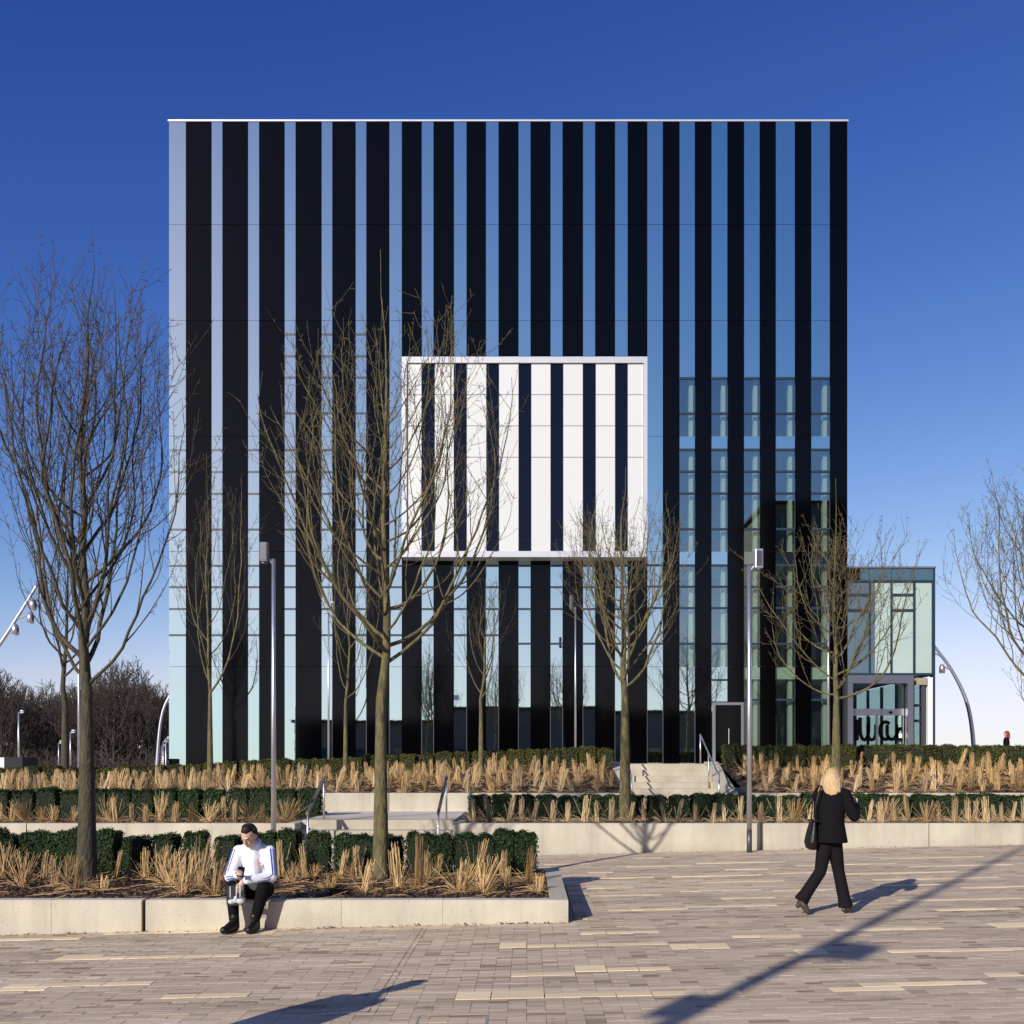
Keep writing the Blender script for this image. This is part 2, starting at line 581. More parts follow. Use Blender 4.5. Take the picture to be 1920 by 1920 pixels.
for (a, b, y, k) in SL:
    xa, d = row_of(a, y)
    xb, d2 = row_of(b, y)
    put_slab(int(round(((d + d2) / 2 - PY0) / MOD - k / 2)), int(round((xa - PX0) / MOD)), int(round((xb - PX0) / MOD)), k)
for _ in range(14):                  # a few more where the photograph's edge cuts them off
    put_slab(rnd.randrange(int(2 / MOD), NR - 2), rnd.choice((rnd.randrange(0, 18), rnd.randrange(NC - 45, NC - 5))), 0, 1)
_slab_mesh = {}
for (r, c, n, k) in slabs:
    key = (n, k)
    if key not in _slab_mesh:
        m = MB()
        m.box(0.004, n * MOD - 0.004, 0.004, k * MOD - 0.004, 0, 0.032)
        _slab_mesh[key] = m.mesh('stone_slab', M['slab'])
    x = PX0 + c * MOD
    o = link('stone_slab', _slab_mesh[key], paving, (x, PY0 + r * MOD, gz(x) + rnd.uniform(0, 0.002)))
    o.rotation_euler = (0, -math.atan(0.022), 0)

pav = MB()
near = []
sub = MOD / 2
slope = 0.022
_pm = {}


def inside_planter(x, y):
    return x < 0.40 and 11.62 < y < 14.95


for r in range(NR):
    for h in range(2):
        y0 = PY0 + r * MOD + h * sub
        c = rnd.choice((0, 0, 1))
        while c < NC:
            if occ[r][c]:
                c += 1
                continue
            n = rnd.choice((1, 1, 2))
            if c + n > NC or occ[r][min(NC - 1, c + n - 1)]:
                n = 1
            x = PX0 + c * MOD
            if not inside_planter(x, y0):
                z = gz(x) + rnd.uniform(-0.0015, 0.002)
                vis = 7.4 < y0 < 8.1 and abs(x + 0.1) < 3.3
                if vis and len(near) < 300:
                    key = n
                    if key not in _pm:
                        q = MB()
                        q.box(0.0016, n * MOD - 0.0016, 0.0016, sub - 0.0016, 0, 0.030)
                        _pm[key] = q.mesh('paver', M['paver_obj'])
                    o = link('paver', _pm[key], paving, (x, y0, z))
                    o.rotation_euler = (0, -math.atan(slope), 0)
                    near.append(o)
                else:
                    x0, x1, ya, yb = x + 0.0016, x + n * MOD - 0.0016, y0 + 0.0016, y0 + sub - 0.0016
                    za, zb = z + 0.030, z + 0.030 + slope * n * MOD
                    k0 = len(pav.v)
                    pav.v += [(x0, ya, za), (x1, ya, zb), (x1, yb, zb), (x0, yb, za), (x0, ya, za - .03), (x1, ya, zb - .03), (x1, yb, zb - .03), (x0, yb, za - .03)]
                    for f_ in ((0, 1, 2, 3), (4, 5, 1, 0), (5, 6, 2, 1), (6, 7, 3, 2), (7, 4, 0, 3)):
                        pav.f.append(tuple(k0 + i for i in f_))
            c += n
tag(pav.build('paver_field', M['paver'], paving), kind='stuff')
GT = 0.030   # paver tops above the bed


def gtop(x):
    return gz(x) + GT


# paved edge strips and drain frame in the foreground
dr = empty('drain_channel', (0, 0, 0), 'narrow steel edged slot drain across the foreground paving', 'drain')
m = MB()
for off in (0, 0.055):
    a = row_of(690, 1906)
    b = row_of(792, 1745)
    m.tube([(a[0] + off, a[1], gtop(a[0]) + .001), (b[0] + off, b[1], gtop(b[0]) + .001)], 0.0022, 4)
m.build('slot_edge', M['leaf_dry'], dr)
a, b = row_of(585, 1913), row_of(690, 1906)
m = MB()
m.hexa([(a[0], a[1], gtop(a[0])), (b[0], b[1], gtop(b[0])), (b[0], b[1] + .035, gtop(b[0])), (a[0], a[1] + .035, gtop(a[0]))],
       [(a[0], a[1], gtop(a[0]) + .004), (b[0], b[1], gtop(b[0]) + .004), (b[0], b[1] + .035, gtop(b[0]) + .004), (a[0], a[1] + .035, gtop(a[0]) + .004)])
m.build('steel_strip', M['steel'], dr)
ac = empty('access_cover', (0, 0, 0), 'steel frame of a paved access cover at the bottom edge', 'manhole cover')
a, b = row_of(785, 1914), row_of(917, 1914)
for (x0, x1, y0, y1) in ((a[0], b[0], a[1], a[1] + .02), (a[0], b[0], a[1] - .6, a[1] - .58), (a[0], a[0] + .02, a[1] - .578, a[1] - .002), (b[0] - .02, b[0], a[1] - .578, a[1] - .002)):
    MB().box(x0, x1, y0, y1, gtop(x0), gtop(x0) + .002).build('frame_bar', M['steel'], ac)

# ------------------------------------------------------------------ concrete walls, planters, steps
def seg_wall(parent, x0, x1, y0, y1, z0, z1, joints, name='wall_panel', gap=0.02, cham=0.02, hair=()):
    e = sorted([x0] + joints + list(hair) + [x1])
    gp_ = lambda v: gap / 2 if v in joints else (.0025 if v in hair else 0)
    for i in range(len(e) - 1):
        a = e[i] + gp_(e[i])
        b = e[i + 1] - gp_(e[i + 1])
        m = MB()
        n0 = len(m.v)
        prof = [(y0, z0), (y0, z1 - cham), (y0 + cham, z1), (y1 - cham, z1), (y1, z1 - cham), (y1, z0)]
        k = len(prof)
        m.v += [(a, y, z) for y, z in prof] + [(b, y, z) for y, z in prof]
        for j in range(k):
            j2 = (j + 1) % k
            m.f.append((j, j + k, j2 + k, j2))
        m.f.append(tuple(range(k)))
        m.f.append(tuple(range(2 * k - 1, k - 1, -1)))
        m.build(name, M['concrete'], parent)
    for j in hair:
        MB().box(j - .0025, j + .0025, y0 + .004, y1 - .02, z0, z1 - .012).build('joint_filler', M['concrete_step'], parent)
    for j in joints:
        MB().box(j - gap / 2, j + gap / 2, y0 + .05, y1 - .02, z0, z1 - .03).build('joint_filler', M['joint'], parent)


ZP = 0.285   # front planter top
fp = empty('planter', (0, 11.55, 0), 'long low concrete planter with clipped box and a seated man, nearest the camera', 'planter')
fp.location = (0, 0, 0)
jx = X(269, 11.55)
seg_wall(fp, -11.0, 0.44, 11.55, 11.75, -0.35, ZP, [jx], gap=0.045, hair=[X(p_, 11.55) for p_ in (-240, 96, 640, 830)])
m = MB()
m.box(0.245, 0.44, 11.752, 15.05, -0.3, ZP - 0.002)
m.build('wall_panel', M['concrete'], fp)
m = MB()
m.box(-11.0, 0.243, 14.87, 15.05, -0.3, ZP - 0.004)
m.build('wall_panel', M['concrete'], fp)
m = MB()
m.poly([(-11, 11.75, ZP - .07), (.245, 11.75, ZP - .07), (.245, 14.87, ZP - .02), (-11, 14.87, ZP - .02)])
m.build('soil', M['soil'], fp)

ZW = 0.63
wl = empty('retaining_wall', (0, 0, 0), 'concrete retaining wall left of the lower steps, behind the front hedge', 'wall')
seg_wall(wl, -20.0, -4.42, YW1, YW1 + .22, -0.45, ZW, [-14.0, -9.5], gap=.02, hair=[-11.9, -7.6, -6.0])
m = MB()
m.box(-4.62, -4.42, YW1 + .222, YW1 + 1.2, -.1, ZW - .003)
m.build('return_wall', M['concrete'], wl)
wr = empty('retaining_wall', (0, 0, 0), 'long concrete retaining wall along the square, right of the lower steps', 'wall')
seg_wall(wr, -1.42, 24.0, YW1, YW1 + .22, -0.2, ZW, [X(1427, YW1), X(1742, YW1), 13.6], gap=.02, hair=[X(p_, YW1) for p_ in (1110, 1185, 1331, 1500, 1600, 1657, 1830)])
m = MB()
m.box(-1.42, -1.22, YW1 + .222, YW1 + 1.2, -.1, ZW - .003)
m.build('return_wall', M['concrete'], wr)
Z2 = 1.08
w2 = empty('retaining_wall', (0, 0, 0), 'second tier concrete wall behind the middle landing', 'wall')
seg_wall(w2, -20.0, 2.19, YW2, YW2 + .2, 0.2, Z2, [-11.0, X(729, YW2)], gap=.02)
w3 = empty('retaining_wall', (0, 0, 0), 'second tier concrete wall right of the upper steps, only its top edge showing', 'wall')
seg_wall(w3, 5.125, 24.0, YW2, YW2 + .2, 0.2, Z2, [10.0, 16.0], gap=.02)

# soil of the beds
def bed(name, label, x0, x1, y0, y1, zf, nx=24, ny=6):
    m = MB()
    for i in range(nx):
        for j in range(ny):
            q = []
            for (u, v) in ((i, j), (i + 1, j), (i + 1, j + 1), (i, j + 1)):
                x = x0 + (x1 - x0) * u / nx
                y = y0 + (y1 - y0) * v / ny
                q.append((x, y, zf(x, y)))
            m.poly(q)
    return tag(m.build(name, M['soil']), label, kind='structure')


def z_mid(x, y):
    return ZW - 0.05 + 0.02 * (y - YW1)


def z_up(x, y):
    t = (y - YW2 - .2) / (YT - YW2 - .2)
    return (Z2 - .06) * (1 - t) + (ter(x) + .0) * t


bed('planting_bed', 'bark mulched middle bed left of the steps', -20, -4.62, YW1 + .22, YW2, z_mid)
bed('planting_bed', 'bark mulched middle bed right of the steps', -1.22, 24, YW1 + .22, YW2 - 1.15, z_mid)
bed('planting_bed', 'sloping upper bed left of the upper steps', -20, 2.19, YW2 + .2, YT, z_up)
bed('planting_bed', 'sloping upper bed right of the upper steps', 5.1, 24, YW2 + .2, YT, z_up)

# lower steps
st = empty('steps', (0, 0, 0), 'short flight of pale concrete steps left of centre, partly behind the front hedge', 'steps')
zg = gz(-3)
nr = 4
rise = (ZM - zg) / nr
for i in range(nr):
    y0 = 20.62 - (nr - 1 - i) * 0.36
    for xa, xb in ((-4.41, -2.93), (-2.925, -1.43)):
        MB().box(xa, xb, y0, 20.62 if i < nr - 1 else 20.98, zg - .1 if i == 0 else zg + rise * i - .002, zg + rise * (i + 1) + (.001 if i == nr - 1 else 0)).build('step', M['concrete_step'], st)
# upper steps with cheek walls
us = empty('steps', (0, 0, 0), 'upper flight of pale concrete steps leading to the building', 'steps')
nu = 7
ztop = ter(3.5)
ru = (ztop - ZM) / nu
for i in range(nu):
    y0 = YT - (nu - 1 - i) * 0.38
    MB().box(2.46, 4.74, y0, y0 + .38 + (.3 if i == nu - 1 else .02), ZM + ru * i - .02 - .004 * i, ZM + ru * (i + 1) + (.004 if i == nu - 1 else 0)).build('step', M['concrete_step'], us)
yb = YT - 6 * .38 - .45
for (xa, xb) in ((2.19, 2.458), (4.742, 5.12)):
    m = MB()
    m.hexa([(xa, yb, ZM - .2), (xb, yb, ZM - .2), (xb, YT + .3, ZM - .2), (xa, YT + .3, ZM - .2)],
           [(xa, yb, ZM + .28), (xb, yb, ZM + .28), (xb, YT + .3, ztop + .07), (xa, YT + .3, ztop + .07)])
    m.build('cheek_wall', M['concrete'], us)


def handrail(label, pts, posts, r=0.022, matn='rail', flat=False):
    o = empty('handrail', pts[0], label, 'handrail')
    o.location = (0, 0, 0)
    m = MB()
    if flat:
        for a, b in zip(pts[:-1], pts[1:]):
            a, b = Vector(a), Vector(b)
            m.hexa([a + Vector((-.025, 0, -.045)), a + Vector((.025, 0, -.045)), b + Vector((.025, 0, -.045)), b + Vector((-.025, 0, -.045))],
                   [a + Vector((-.025, 0, .01)), a + Vector((.025, 0, .01)), b + Vector((.025, 0, .01)), b + Vector((-.025, 0, .01))])
    else:
        m.tube(pts, r, 8)
    m.build('rail', M[matn], o, not flat)
    for p, zb in posts:
        q = MB()
        q.tube([(p[0], p[1], zb), p], r * 0.9, 8)
        q.build('post', M['rail'], o, True)
    return o


hz = .80
for xr, lab in ((2.50, 'steel handrail on the left of the upper steps, beside a tree trunk'), (4.62, 'steel handrail running down the right of the upper steps')):
    p0 = (xr, YT + .1, ztop + hz)
    p1 = (xr, yb + .25, ZM + hz + .05)
    pm = (xr, (p0[1] + p1[1]) / 2, (p0[2] + p1[2]) / 2)
    handrail(lab, [p0, p1, (xr, yb + .02, ZM + hz + .05)], [(p0, ztop), (pm, pm[2] - hz - .1), ((xr, yb + .06, ZM + hz + .05), ZM)])
for xr, lab in ((-4.05, 'slim handrail on the left of the lower steps'), (-1.62, 'slim handrail on the right of the lower steps, right of the central trunk')):
    p0 = (xr, 21.0, ZM + .84)
    p1 = (xr - .05, 19.6, zg + .92)
    handrail(lab, [p0, p1], [((xr, 20.95, ZM + .84), ZM), ((xr - .05, 19.66, zg + .95), zg)], matn='rail_flat', flat=True)

# ------------------------------------------------------------------ the cube building
YF = 38.0
SF = F / YF
def fx(px): return (px - VX) / SF
def fz(py): return EYE - (py - HY) / SF


XL, XR = fx(316.7), fx(1589)
ZTOP = fz(228)
ZB = ter(-11) - 0.3
B = empty('office_building', (0, 0, 0), 'tall cube shaped building striped in black and mirrored glass panels', 'building')
m = MB()
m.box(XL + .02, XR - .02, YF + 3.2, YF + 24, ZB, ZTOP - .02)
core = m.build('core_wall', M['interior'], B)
m = MB()
m.box(XL, XL + .12, YF + .08, YF + 24, ZB, ZTOP - .01)
m.build('side_wall', M['black_glass'], B)
m = MB()
m.box(XR - .12, XR, YF + .08, YF + 24, ZB, ZTOP - .01)
m.build('side_wall', M['black_glass'], B)
m = MB()
m.box(XL - .03, XR + .03, YF - .03, YF + 24.1, ZTOP, ZTOP + .06)
m.build('parapet', M['alu_white'], B)
xv0, xv1 = fx(1254), XR - .13
for yy in (601, 830, 1047, 1262):
    m = MB()
    m.box(xv0, xv1, YF + .12, YF + 3.19, fz(yy + 11), fz(yy - 11))
    m.build('floor_slab', M['pale_reveal'], B)
m = MB()
m.box(xv0 - .1, xv0, YF + .1, YF + 3.19, ZB, ZTOP - .02)
m.build('partition', M['interior'], B)

EDGE = [316.7, 348.7, 396.6, 417.2, 465, 486, 533.6, 554.4, 602.9, 623.2, 666.7, 687, 729.9, 753.6, 790.6, 813, 851, 875, 911, 935, 972, 995,
        1032, 1055, 1093, 1116, 1153, 1177, 1213.5, 1243, 1274, 1303, 1334, 1364, 1395, 1424.5, 1454.5, 1490.5, 1521, 1556, 1589]
J = [228, 421, 601, 818, 1034, 1250, 1436]
BAYX0, BAYX1, BAYY0, BAYY1 = 753.6, 1213.5, 668, 1046
YBOT = 1475
prnd = random.Random(2)


def panel(name, x0, x1, y0, y1, material, depth=.05, front=0.0, gap=.012, tilt=0.0003):
    m = MB()
    w, h = (fx(x1) - fx(x0)) / 2 - gap / 2, (fz(y0) - fz(y1)) / 2 - gap / 2
    m.box(-w, w, 0, depth, -h, h)
    o = m.build(name, material, B)
    o.location = ((fx(x0) + fx(x1)) / 2, YF + front, (fz(y0) + fz(y1)) / 2)
    o.rotation_euler = (prnd.gauss(0, tilt), 0, prnd.gauss(0, tilt))
    return o


def transom(x0, x1, y, th=.075):
    m = MB()
    m.box(fx(x0) + .01, fx(x1) - .01, YF - .012, YF + .12, fz(y) - th / 2, fz(y) + th / 2)
    m.build('transom', M['transom'], B)


WIN_L = [844, 885, 926, 993, 1061, 1101, 1142, 1191]
WIN_R = [709, 775, 843, 884, 925, 992, 1060, 1100, 1140, 1207]
for i in range(40):
    x0, x1 = EDGE[i], EDGE[i + 1]
    dark = i % 2 == 1
    inbay = x0 > 740 and x1 < 1215
    spans = []
    if inbay:
        spans = [(228, 421), (421, 601), (601, BAYY0), (BAYY1, 1250), (1250, YBOT)]
    else:
        spans = [(228, 421), (421, 601), (601, 818), (818, 1034), (1034, 1250), (1250, YBOT)]
    if dark:
        for a, b in spans:
            if i >= 37 and False:
                continue
            panel('black_panel', x0, x1, a, b, M['black_glass'])
        continue
    lines = []
    right = x0 > 1270
    if right:
        lines = list(WIN_R) + ([1275, 1317] if 1330 < x0 < 1340 else [])
        if x0 > 1390:
            lines += [1312]
    elif x0 > 1200:
        lines = [1060, 1100, 1140, 1207]
    elif inbay:
        lines = [1061, 1101, 1142, 1191 if x0 < 960 else 1207]
    else:
        lines = list(WIN_L)
        if 500 < x0 < 700:
            lines += [627, 668, 708, 775]
        if x0 > 700:
            lines = [1061, 1101, 1142, 1191]
    for (a, b) in spans:
        cut = sorted([a, b] + [l for l in lines if a < l < b])
        for c0, c1 in zip(cut[:-1], cut[1:]):
            vis = right and ((709 <= c0 and c1 <= 818) or (843 <= c0 and c1 <= 1034) or (1060 <= c0 and c1 <= 1250) or (c0 >= 1250 and x0 > 1390))
            if vis:
                panel('window_pane', x0, x1, c0, c1, M['window'], depth=.02, front=.02)
            else:
                panel('mirror_panel', x0, x1, c0, c1, M['mirror'])
        for l in lines:
            if a < l < b:
                transom(x0, x1, l)
    if right:                        # pale fin inside each glazed strip, lit by the sun
        xa = fx(x1) - .17
        m = MB()
        m.box(xa, xa + .14, YF + .26, YF + .50, ZB, fz(705))
        m.build('inner_column', M['pale_reveal'], B)
# slim metal mullions at ground level
for px in (486, 554, 623, 687, 729.9, 790.6, 813, 875, 935, 972, 1032, 1055, 1093, 1153, 1213.5, 1243, 1303):
    m = MB()
    m.box(fx(px) - .009, fx(px) + .009, YF - .02, YF + .01, ZB, fz(1325))
    m.build('mullion', M['steel_dark'], B)
# service door in the dark strip right of the steps
door = MB().box(fx(1341), fx(1389), YF - .02, YF + .03, ZB, fz(1322)).build('door', M['black_glass'], B)
for (a, b, c, d) in ((1336, 1341, 1317, YBOT), (1389, 1394, 1317, YBOT), (1341, 1389, 1317, 1322)):
    MB().box(fx(a), fx(b), YF - .05, YF + .005, max(ZB, fz(d)), fz(c)).build('door_frame', M['alu'], door)
MB().tube([(fx(1366), YF - .06, fz(1395)), (fx(1366), YF - .06, fz(1366))], .014, 8).build('pull_handle', M['alu'], door)

# projecting white bay
YBF = YF - 0.7
SB = F / YBF
def bx(px): return (px - VX) / SB
def bz(py): return EYE - (py - HY) / SB


bay = MB().box(bx(754), bx(1213.5), YBF + .06, YF - .001, bz(1044.5), bz(670.5)).build('projecting_bay', M['alu_white'], B)
for (a, b, c, d) in ((753.6, 1213.5, 670, 681.5), (753.6, 1213.5, 1034, 1045), (753.6, 763, 681.6, 1033.9), (1206.5, 1213.5, 681.6, 1033.9)):
    MB().box(bx(a), bx(b), YBF - .07, YBF + .058, bz(d), bz(c)).build('bay_frame', M['alu_white'], bay)
WH = [763, 790.6, 815, 851, 875, 912, 935.5, 972.5, 996, 1032.5, 1056, 1093, 1117, 1153.5, 1177, 1206.5]
RW = [681.6, 740, 798.5, 857.3, 1033.9]
for i in range(15):
    a, b = WH[i], WH[i + 1]
    if i % 2 == 0:
        for c, d in zip(RW[:-1], RW[1:]):
            MB().box(bx(a) + .008, bx(b) - .008, YBF, YBF + .055, bz(d) + .012, bz(c) - .012).build('white_panel', M['white_panel'], bay)
    else:
        for c, d in ((681.6, 857.3), (857.3, 1012), (1012, 1033.9)):
            MB().box(bx(a) + .004, bx(b) - .004, YBF + .03, YBF + .057, bz(d) + .006, bz(c) - .006).build('dark_pane', M['bay_glass'], bay)

# ------------------------------------------------------------------ entrance pod on the right
YP = 37.6
SP = F / YP
def qx(px): return (px - VX) / SP
def qz(py): return EYE - (py - HY) / SP


POD = empty('entrance_pavilion', (0, 0, 0), 'two storey glazed entrance pavilion attached to the right of the cube', 'building')
x0, x1 = qx(1590), qx(1753)
z0 = ter(12) - .2
MB().box(x0 + .25, x1 - .08, YP + .2, YP + 9, qz(1262), qz(1066)).build('upper_storey', M['render_white'], POD)
MB().box(x1 - .075, x1, YP - .03, YP + 9, qz(1266), qz(1066)).build('side_panel', M['transom'], POD)
MB().box(x1 - .075, x1, YP - .03, YP + .3, z0, qz(1266.3)).build('side_panel', M['transom'], POD)
MB().box(x1 - .24, x1 - .08, YP + .0, YP + .3, z0, qz(1270)).build('side_wall', M['render_white'], POD)
for k_ in range(5):                     # glazed flank of the lobby, seen edge on and looked through from the doors
    yy_ = YP + .3 + k_ * 1.74
    MB().box(x1 - .05, x1 - .035, yy_ + .05, yy_ + 1.69, z0, qz(1268)).build('side_pane', M['clear'], POD)
    MB().box(x1 - .10, x1 - .0, yy_ + 1.69, yy_ + 1.79, z0, qz(1268)).build('side_post', M['transom'], POD)
MB().box(x0 - .0, x1 + .02, YP - .05, YP + 9, qz(1065.8), qz(1062.5)).build('roof_edge', M['alu'], POD)
cols = [(1590, 1629), (1632, 1669.5), (1673, 1712), (1716, 1747)]
for i, (a, b) in enumerate([(1590, 1612), (1613, 1629.5), (1630.5, 1671), (1672, 1713), (1714, 1750)]):
    MB().box(qx(a), qx(b), YP, YP + .06, qz(1088), qz(1066.2)).build('fascia_panel', M['pod_blue' if i else 'black_glass'], POD)
for i, (a, b) in enumerate(cols):
    rowsp = [(1092, 1262)] if i in (1, 3) else [(1092, 1113), (1118, 1142), (1147, 1262)]
    for c, d in rowsp:
        if i == 1:
            MB().box(qx(a), qx(1641), YP + .02, YP + .08, qz(d), qz(c)).build('glass_pane', M['pod_grey'], POD)  # shadowed part of this pane, its shade put in as a darker colour
            MB().box(qx(1641), qx(b), YP + .02, YP + .08, qz(d), qz(c)).build('glass_pane', M['pod_green'], POD)
        else:
            MB().box(qx(a), qx(b), YP + .02, YP + .08, qz(d), qz(c)).build('glass_pane', M['pod_grey' if i == 0 else 'pod_green'], POD)
    if len(rowsp) == 3:
        for c, d in ((1113, 1118), (1142, 1147)):
            MB().box(qx(a), qx(b), YP - .01, YP + .08, qz(d), qz(c)).build('transom', M['transom'], POD)
for a, b in ((1629, 1632), (1669.5, 1673), (1712, 1716), (1747, 1750)):
    MB().box(qx(a), qx(b), YP - .02, YP + .1, qz(1262), qz(1092)).build('mullion', M['transom'], POD)
for c, d in ((1088, 1092), (1262, 1266)):
    MB().box(x0, qx(1750), YP - .025, YP + .1, qz(d), qz(c)).build('transom', M['transom'], POD)
# portal with sliding doors
YPP = YP - .35
SPP = F / YPP
def ox(px): return (px - VX) / SPP
def oz(py): return EYE - (py - HY) / SPP


zb = ter(12) - .05
portal = MB()
portal.hexa([(ox(1590), YPP, oz(1281)), (ox(1702), YPP, oz(1281)), (ox(1702), YP + .3, oz(1281)), (ox(1590), YP + .3, oz(1281))],
            [(ox(1590), YPP, oz(1266)), (ox(1713), YPP, oz(1266)), (ox(1713), YP + .3, oz(1266)), (ox(1590), YP + .3, oz(1266))])
portal = portal.build('portal', M['alu'], POD)
pj = MB()
pj.hexa([(ox(1702), YPP, zb), (ox(1713), YPP, zb), (ox(1713), YP + .3, zb), (ox(1702), YP + .3, zb)],
        [(ox(1702), YPP, oz(1281)), (ox(1713), YPP, oz(1266.3)), (ox(1713), YP + .3, oz(1266.3)), (ox(1702), YP + .3, oz(1281))])
pj.build('portal_jamb', M['alu'], portal)
MB().box(ox(1590), ox(1599.5), YPP, YP + .3, zb, oz(1281.5)).build('portal_jamb', M['alu'], portal)
MB().box(ox(1600), ox(1700.5), YPP + .28, YPP + .40, oz(1341), oz(1328)).build('door_header', M['alu'], portal)
MB().box(ox(1672), ox(1677), YPP + .2, YPP + .28, oz(1337), oz(1333)).build('door_sensor', M['black_print'], portal)
MB().box(ox(1600), ox(1700), YPP + .3, YPP + .32, oz(1327.5), oz(1283)).build('fanlight', M['clear'], portal)
for (a, b) in ((1601, 1649), (1650, 1700)):
    dl = MB().box(ox(a + 2), ox(b - 1.5), YPP + .32, YPP + .34, zb, oz(1343.5)).build('sliding_door', M['clear'], portal)
    MB().box(ox(a), ox(a + 2) - .002, YPP + .30, YPP + .36, zb, oz(1341.2)).build('door_stile', M['alu'], dl)
    MB().box(ox(b - 1.5) + .002, ox(b), YPP + .30, YPP + .36, zb, oz(1341.2)).build('door_stile', M['alu'], dl)


def glyph(kind, cx, cy, h, w, th, parent):
    m = MB()
    pts = []
    if kind == 'u':
        pts = [(-.5, 1), (-.5, .45)] + [(-.5 * math.cos(t), .45 - .45 * math.sin(t)) for t in [k * math.pi / 8 for k in range(1, 8)]] + [(.5, .45), (.5, 1)]
    elif kind == 'c':
        pts = [(.1 + .5 * math.cos(t), .5 + .5 * math.sin(t)) for t in [R(50) + k * R(260) / 14 for k in range(15)]]
    elif kind == 'i':
        pts = [(0, 1), (0, 0)]
    w3 = [(ox(cx) + p[0] * w, 0, oz(cy) + p[1] * h) for p in pts]
    L_, R_ = [], []
    for i, p in enumerate(w3):
        a = Vector(w3[max(0, i - 1)])
        b = Vector(w3[min(len(w3) - 1, i + 1)])
        t = (b - a).normalized()
        n = Vector((-t.z, 0, t.x)) * th / 2
        L_.append(Vector(p) + n)
        R_.append(Vector(p) - n)
    y = YPP + .315
    for i in range(len(w3) - 1):
        m.poly([(L_[i].x, y, L_[i].z), (R_[i].x, y, R_[i].z), (R_[i + 1].x, y, R_[i + 1].z), (L_[i + 1].x, y, L_[i + 1].z)])
    m.build('letter', M['black_print'], parent)


doors = [c for c in portal.children if c.name.startswith('sliding_door')]
glyph('c', 1664, 1386, .62, .42, .13, doors[1])
glyph('u', 1678, 1386, .52, .34, .13, doors[1])
glyph('c', 1694, 1386, .38, .30, .13, doors[1])
glyph('i', 1612, 1388, .75, .3, .14, doors[0])
glyph('u', 1626, 1387, .80, .30, .13, doors[0])
glyph('u', 1640, 1387, .55, .28, .12, doors[0])
MB().box(ox(1691), ox(1697), YPP + .30, YPP + .316, oz(1383), oz(1375)).build('notice', M['white'], doors[1])
# glazed lobby slice right of the portal, you look through it to the sky
for c, d in ((1286, 1320), (1325, 1349), (1354, 1397)):
    MB().box(qx(1715), qx(1729), YP + .1, YP + .12, max(z0, qz(d)), qz(c)).build('side_pane', M['clear'], POD)
for c, d in ((1320, 1325), (1349, 1354)):
    MB().box(qx(1715), qx(1729), YP + .05, YP + .14, qz(d), qz(c)).build('transom', M['transom'], POD)
MB().box(qx(1729.5), qx(1736), YP + .08, YP + .3, z0, qz(1284)).build('mullion', M['steel_dark'], POD)
MB().box(qx(1717), qx(1738), YP + .0, YP + .25, qz(1284), qz(1271)).build('lintel', mat('buff_stone', (.30, .26, .19), .8), POD)
# inside the lobby: back wall with windows to the sky, columns, reception
yk = YP + 8.7
MB().box(x0 - .3, x1 - .12, yk, yk + .1, z0, qz(1262)).build('back_wall', M['pod_grey'], POD)
MB().tube([(X(1690, YP + 1.8), YP + 1.8, z0), (X(1690, YP + 1.8), YP + 1.8, qz(1262))], .13, 16).build('lobby_column', M['pale_reveal'], POD, True)

# ------------------------------------------------------------------ buildings across the square (seen mirrored in the glass)
def far_block(label, x0, x1, y0, y1, h, nwin, zz=0):
    o = empty('square_building', (0, 0, 0), label, 'building')
    MB().box(x0, x1, y0, y1, -.5, h).build('wall', M['brick_far'], o)
    MB().box(x0 - .3, x1 + .3, y0 - .3, y1 + .3, h, h + .25).build('roof', M['dark_core'], o)
    st_ = int(h // 3.4)
    w = (x1 - x0) / nwin
    for k in range(st_):
        for i in range(nwin):
            MB().box(x0 + i * w + w * .15, x0 + (i + 1) * w - w * .15, y1, y1 + .04, .6 + k * 3.4, 2.9 + k * 3.4).build('window', M['far_glass'], o)
    return o


far_block('low dark building mirrored in the bottom of the facade', -20.5, -7.0, -26, -17, 5.2, 8)
far_block('dark flat roofed building mirrored beside the central trunk', -6.6, 7.0, -27, -17, 6.4, 8)
far_block('low building mirrored right of the upper steps', 7.4, 16.5, -26, -17, 6.0, 6)
far_block('tall dark building mirrored in the right hand windows', 21.0, 40, -30, -17, 24.5, 10)

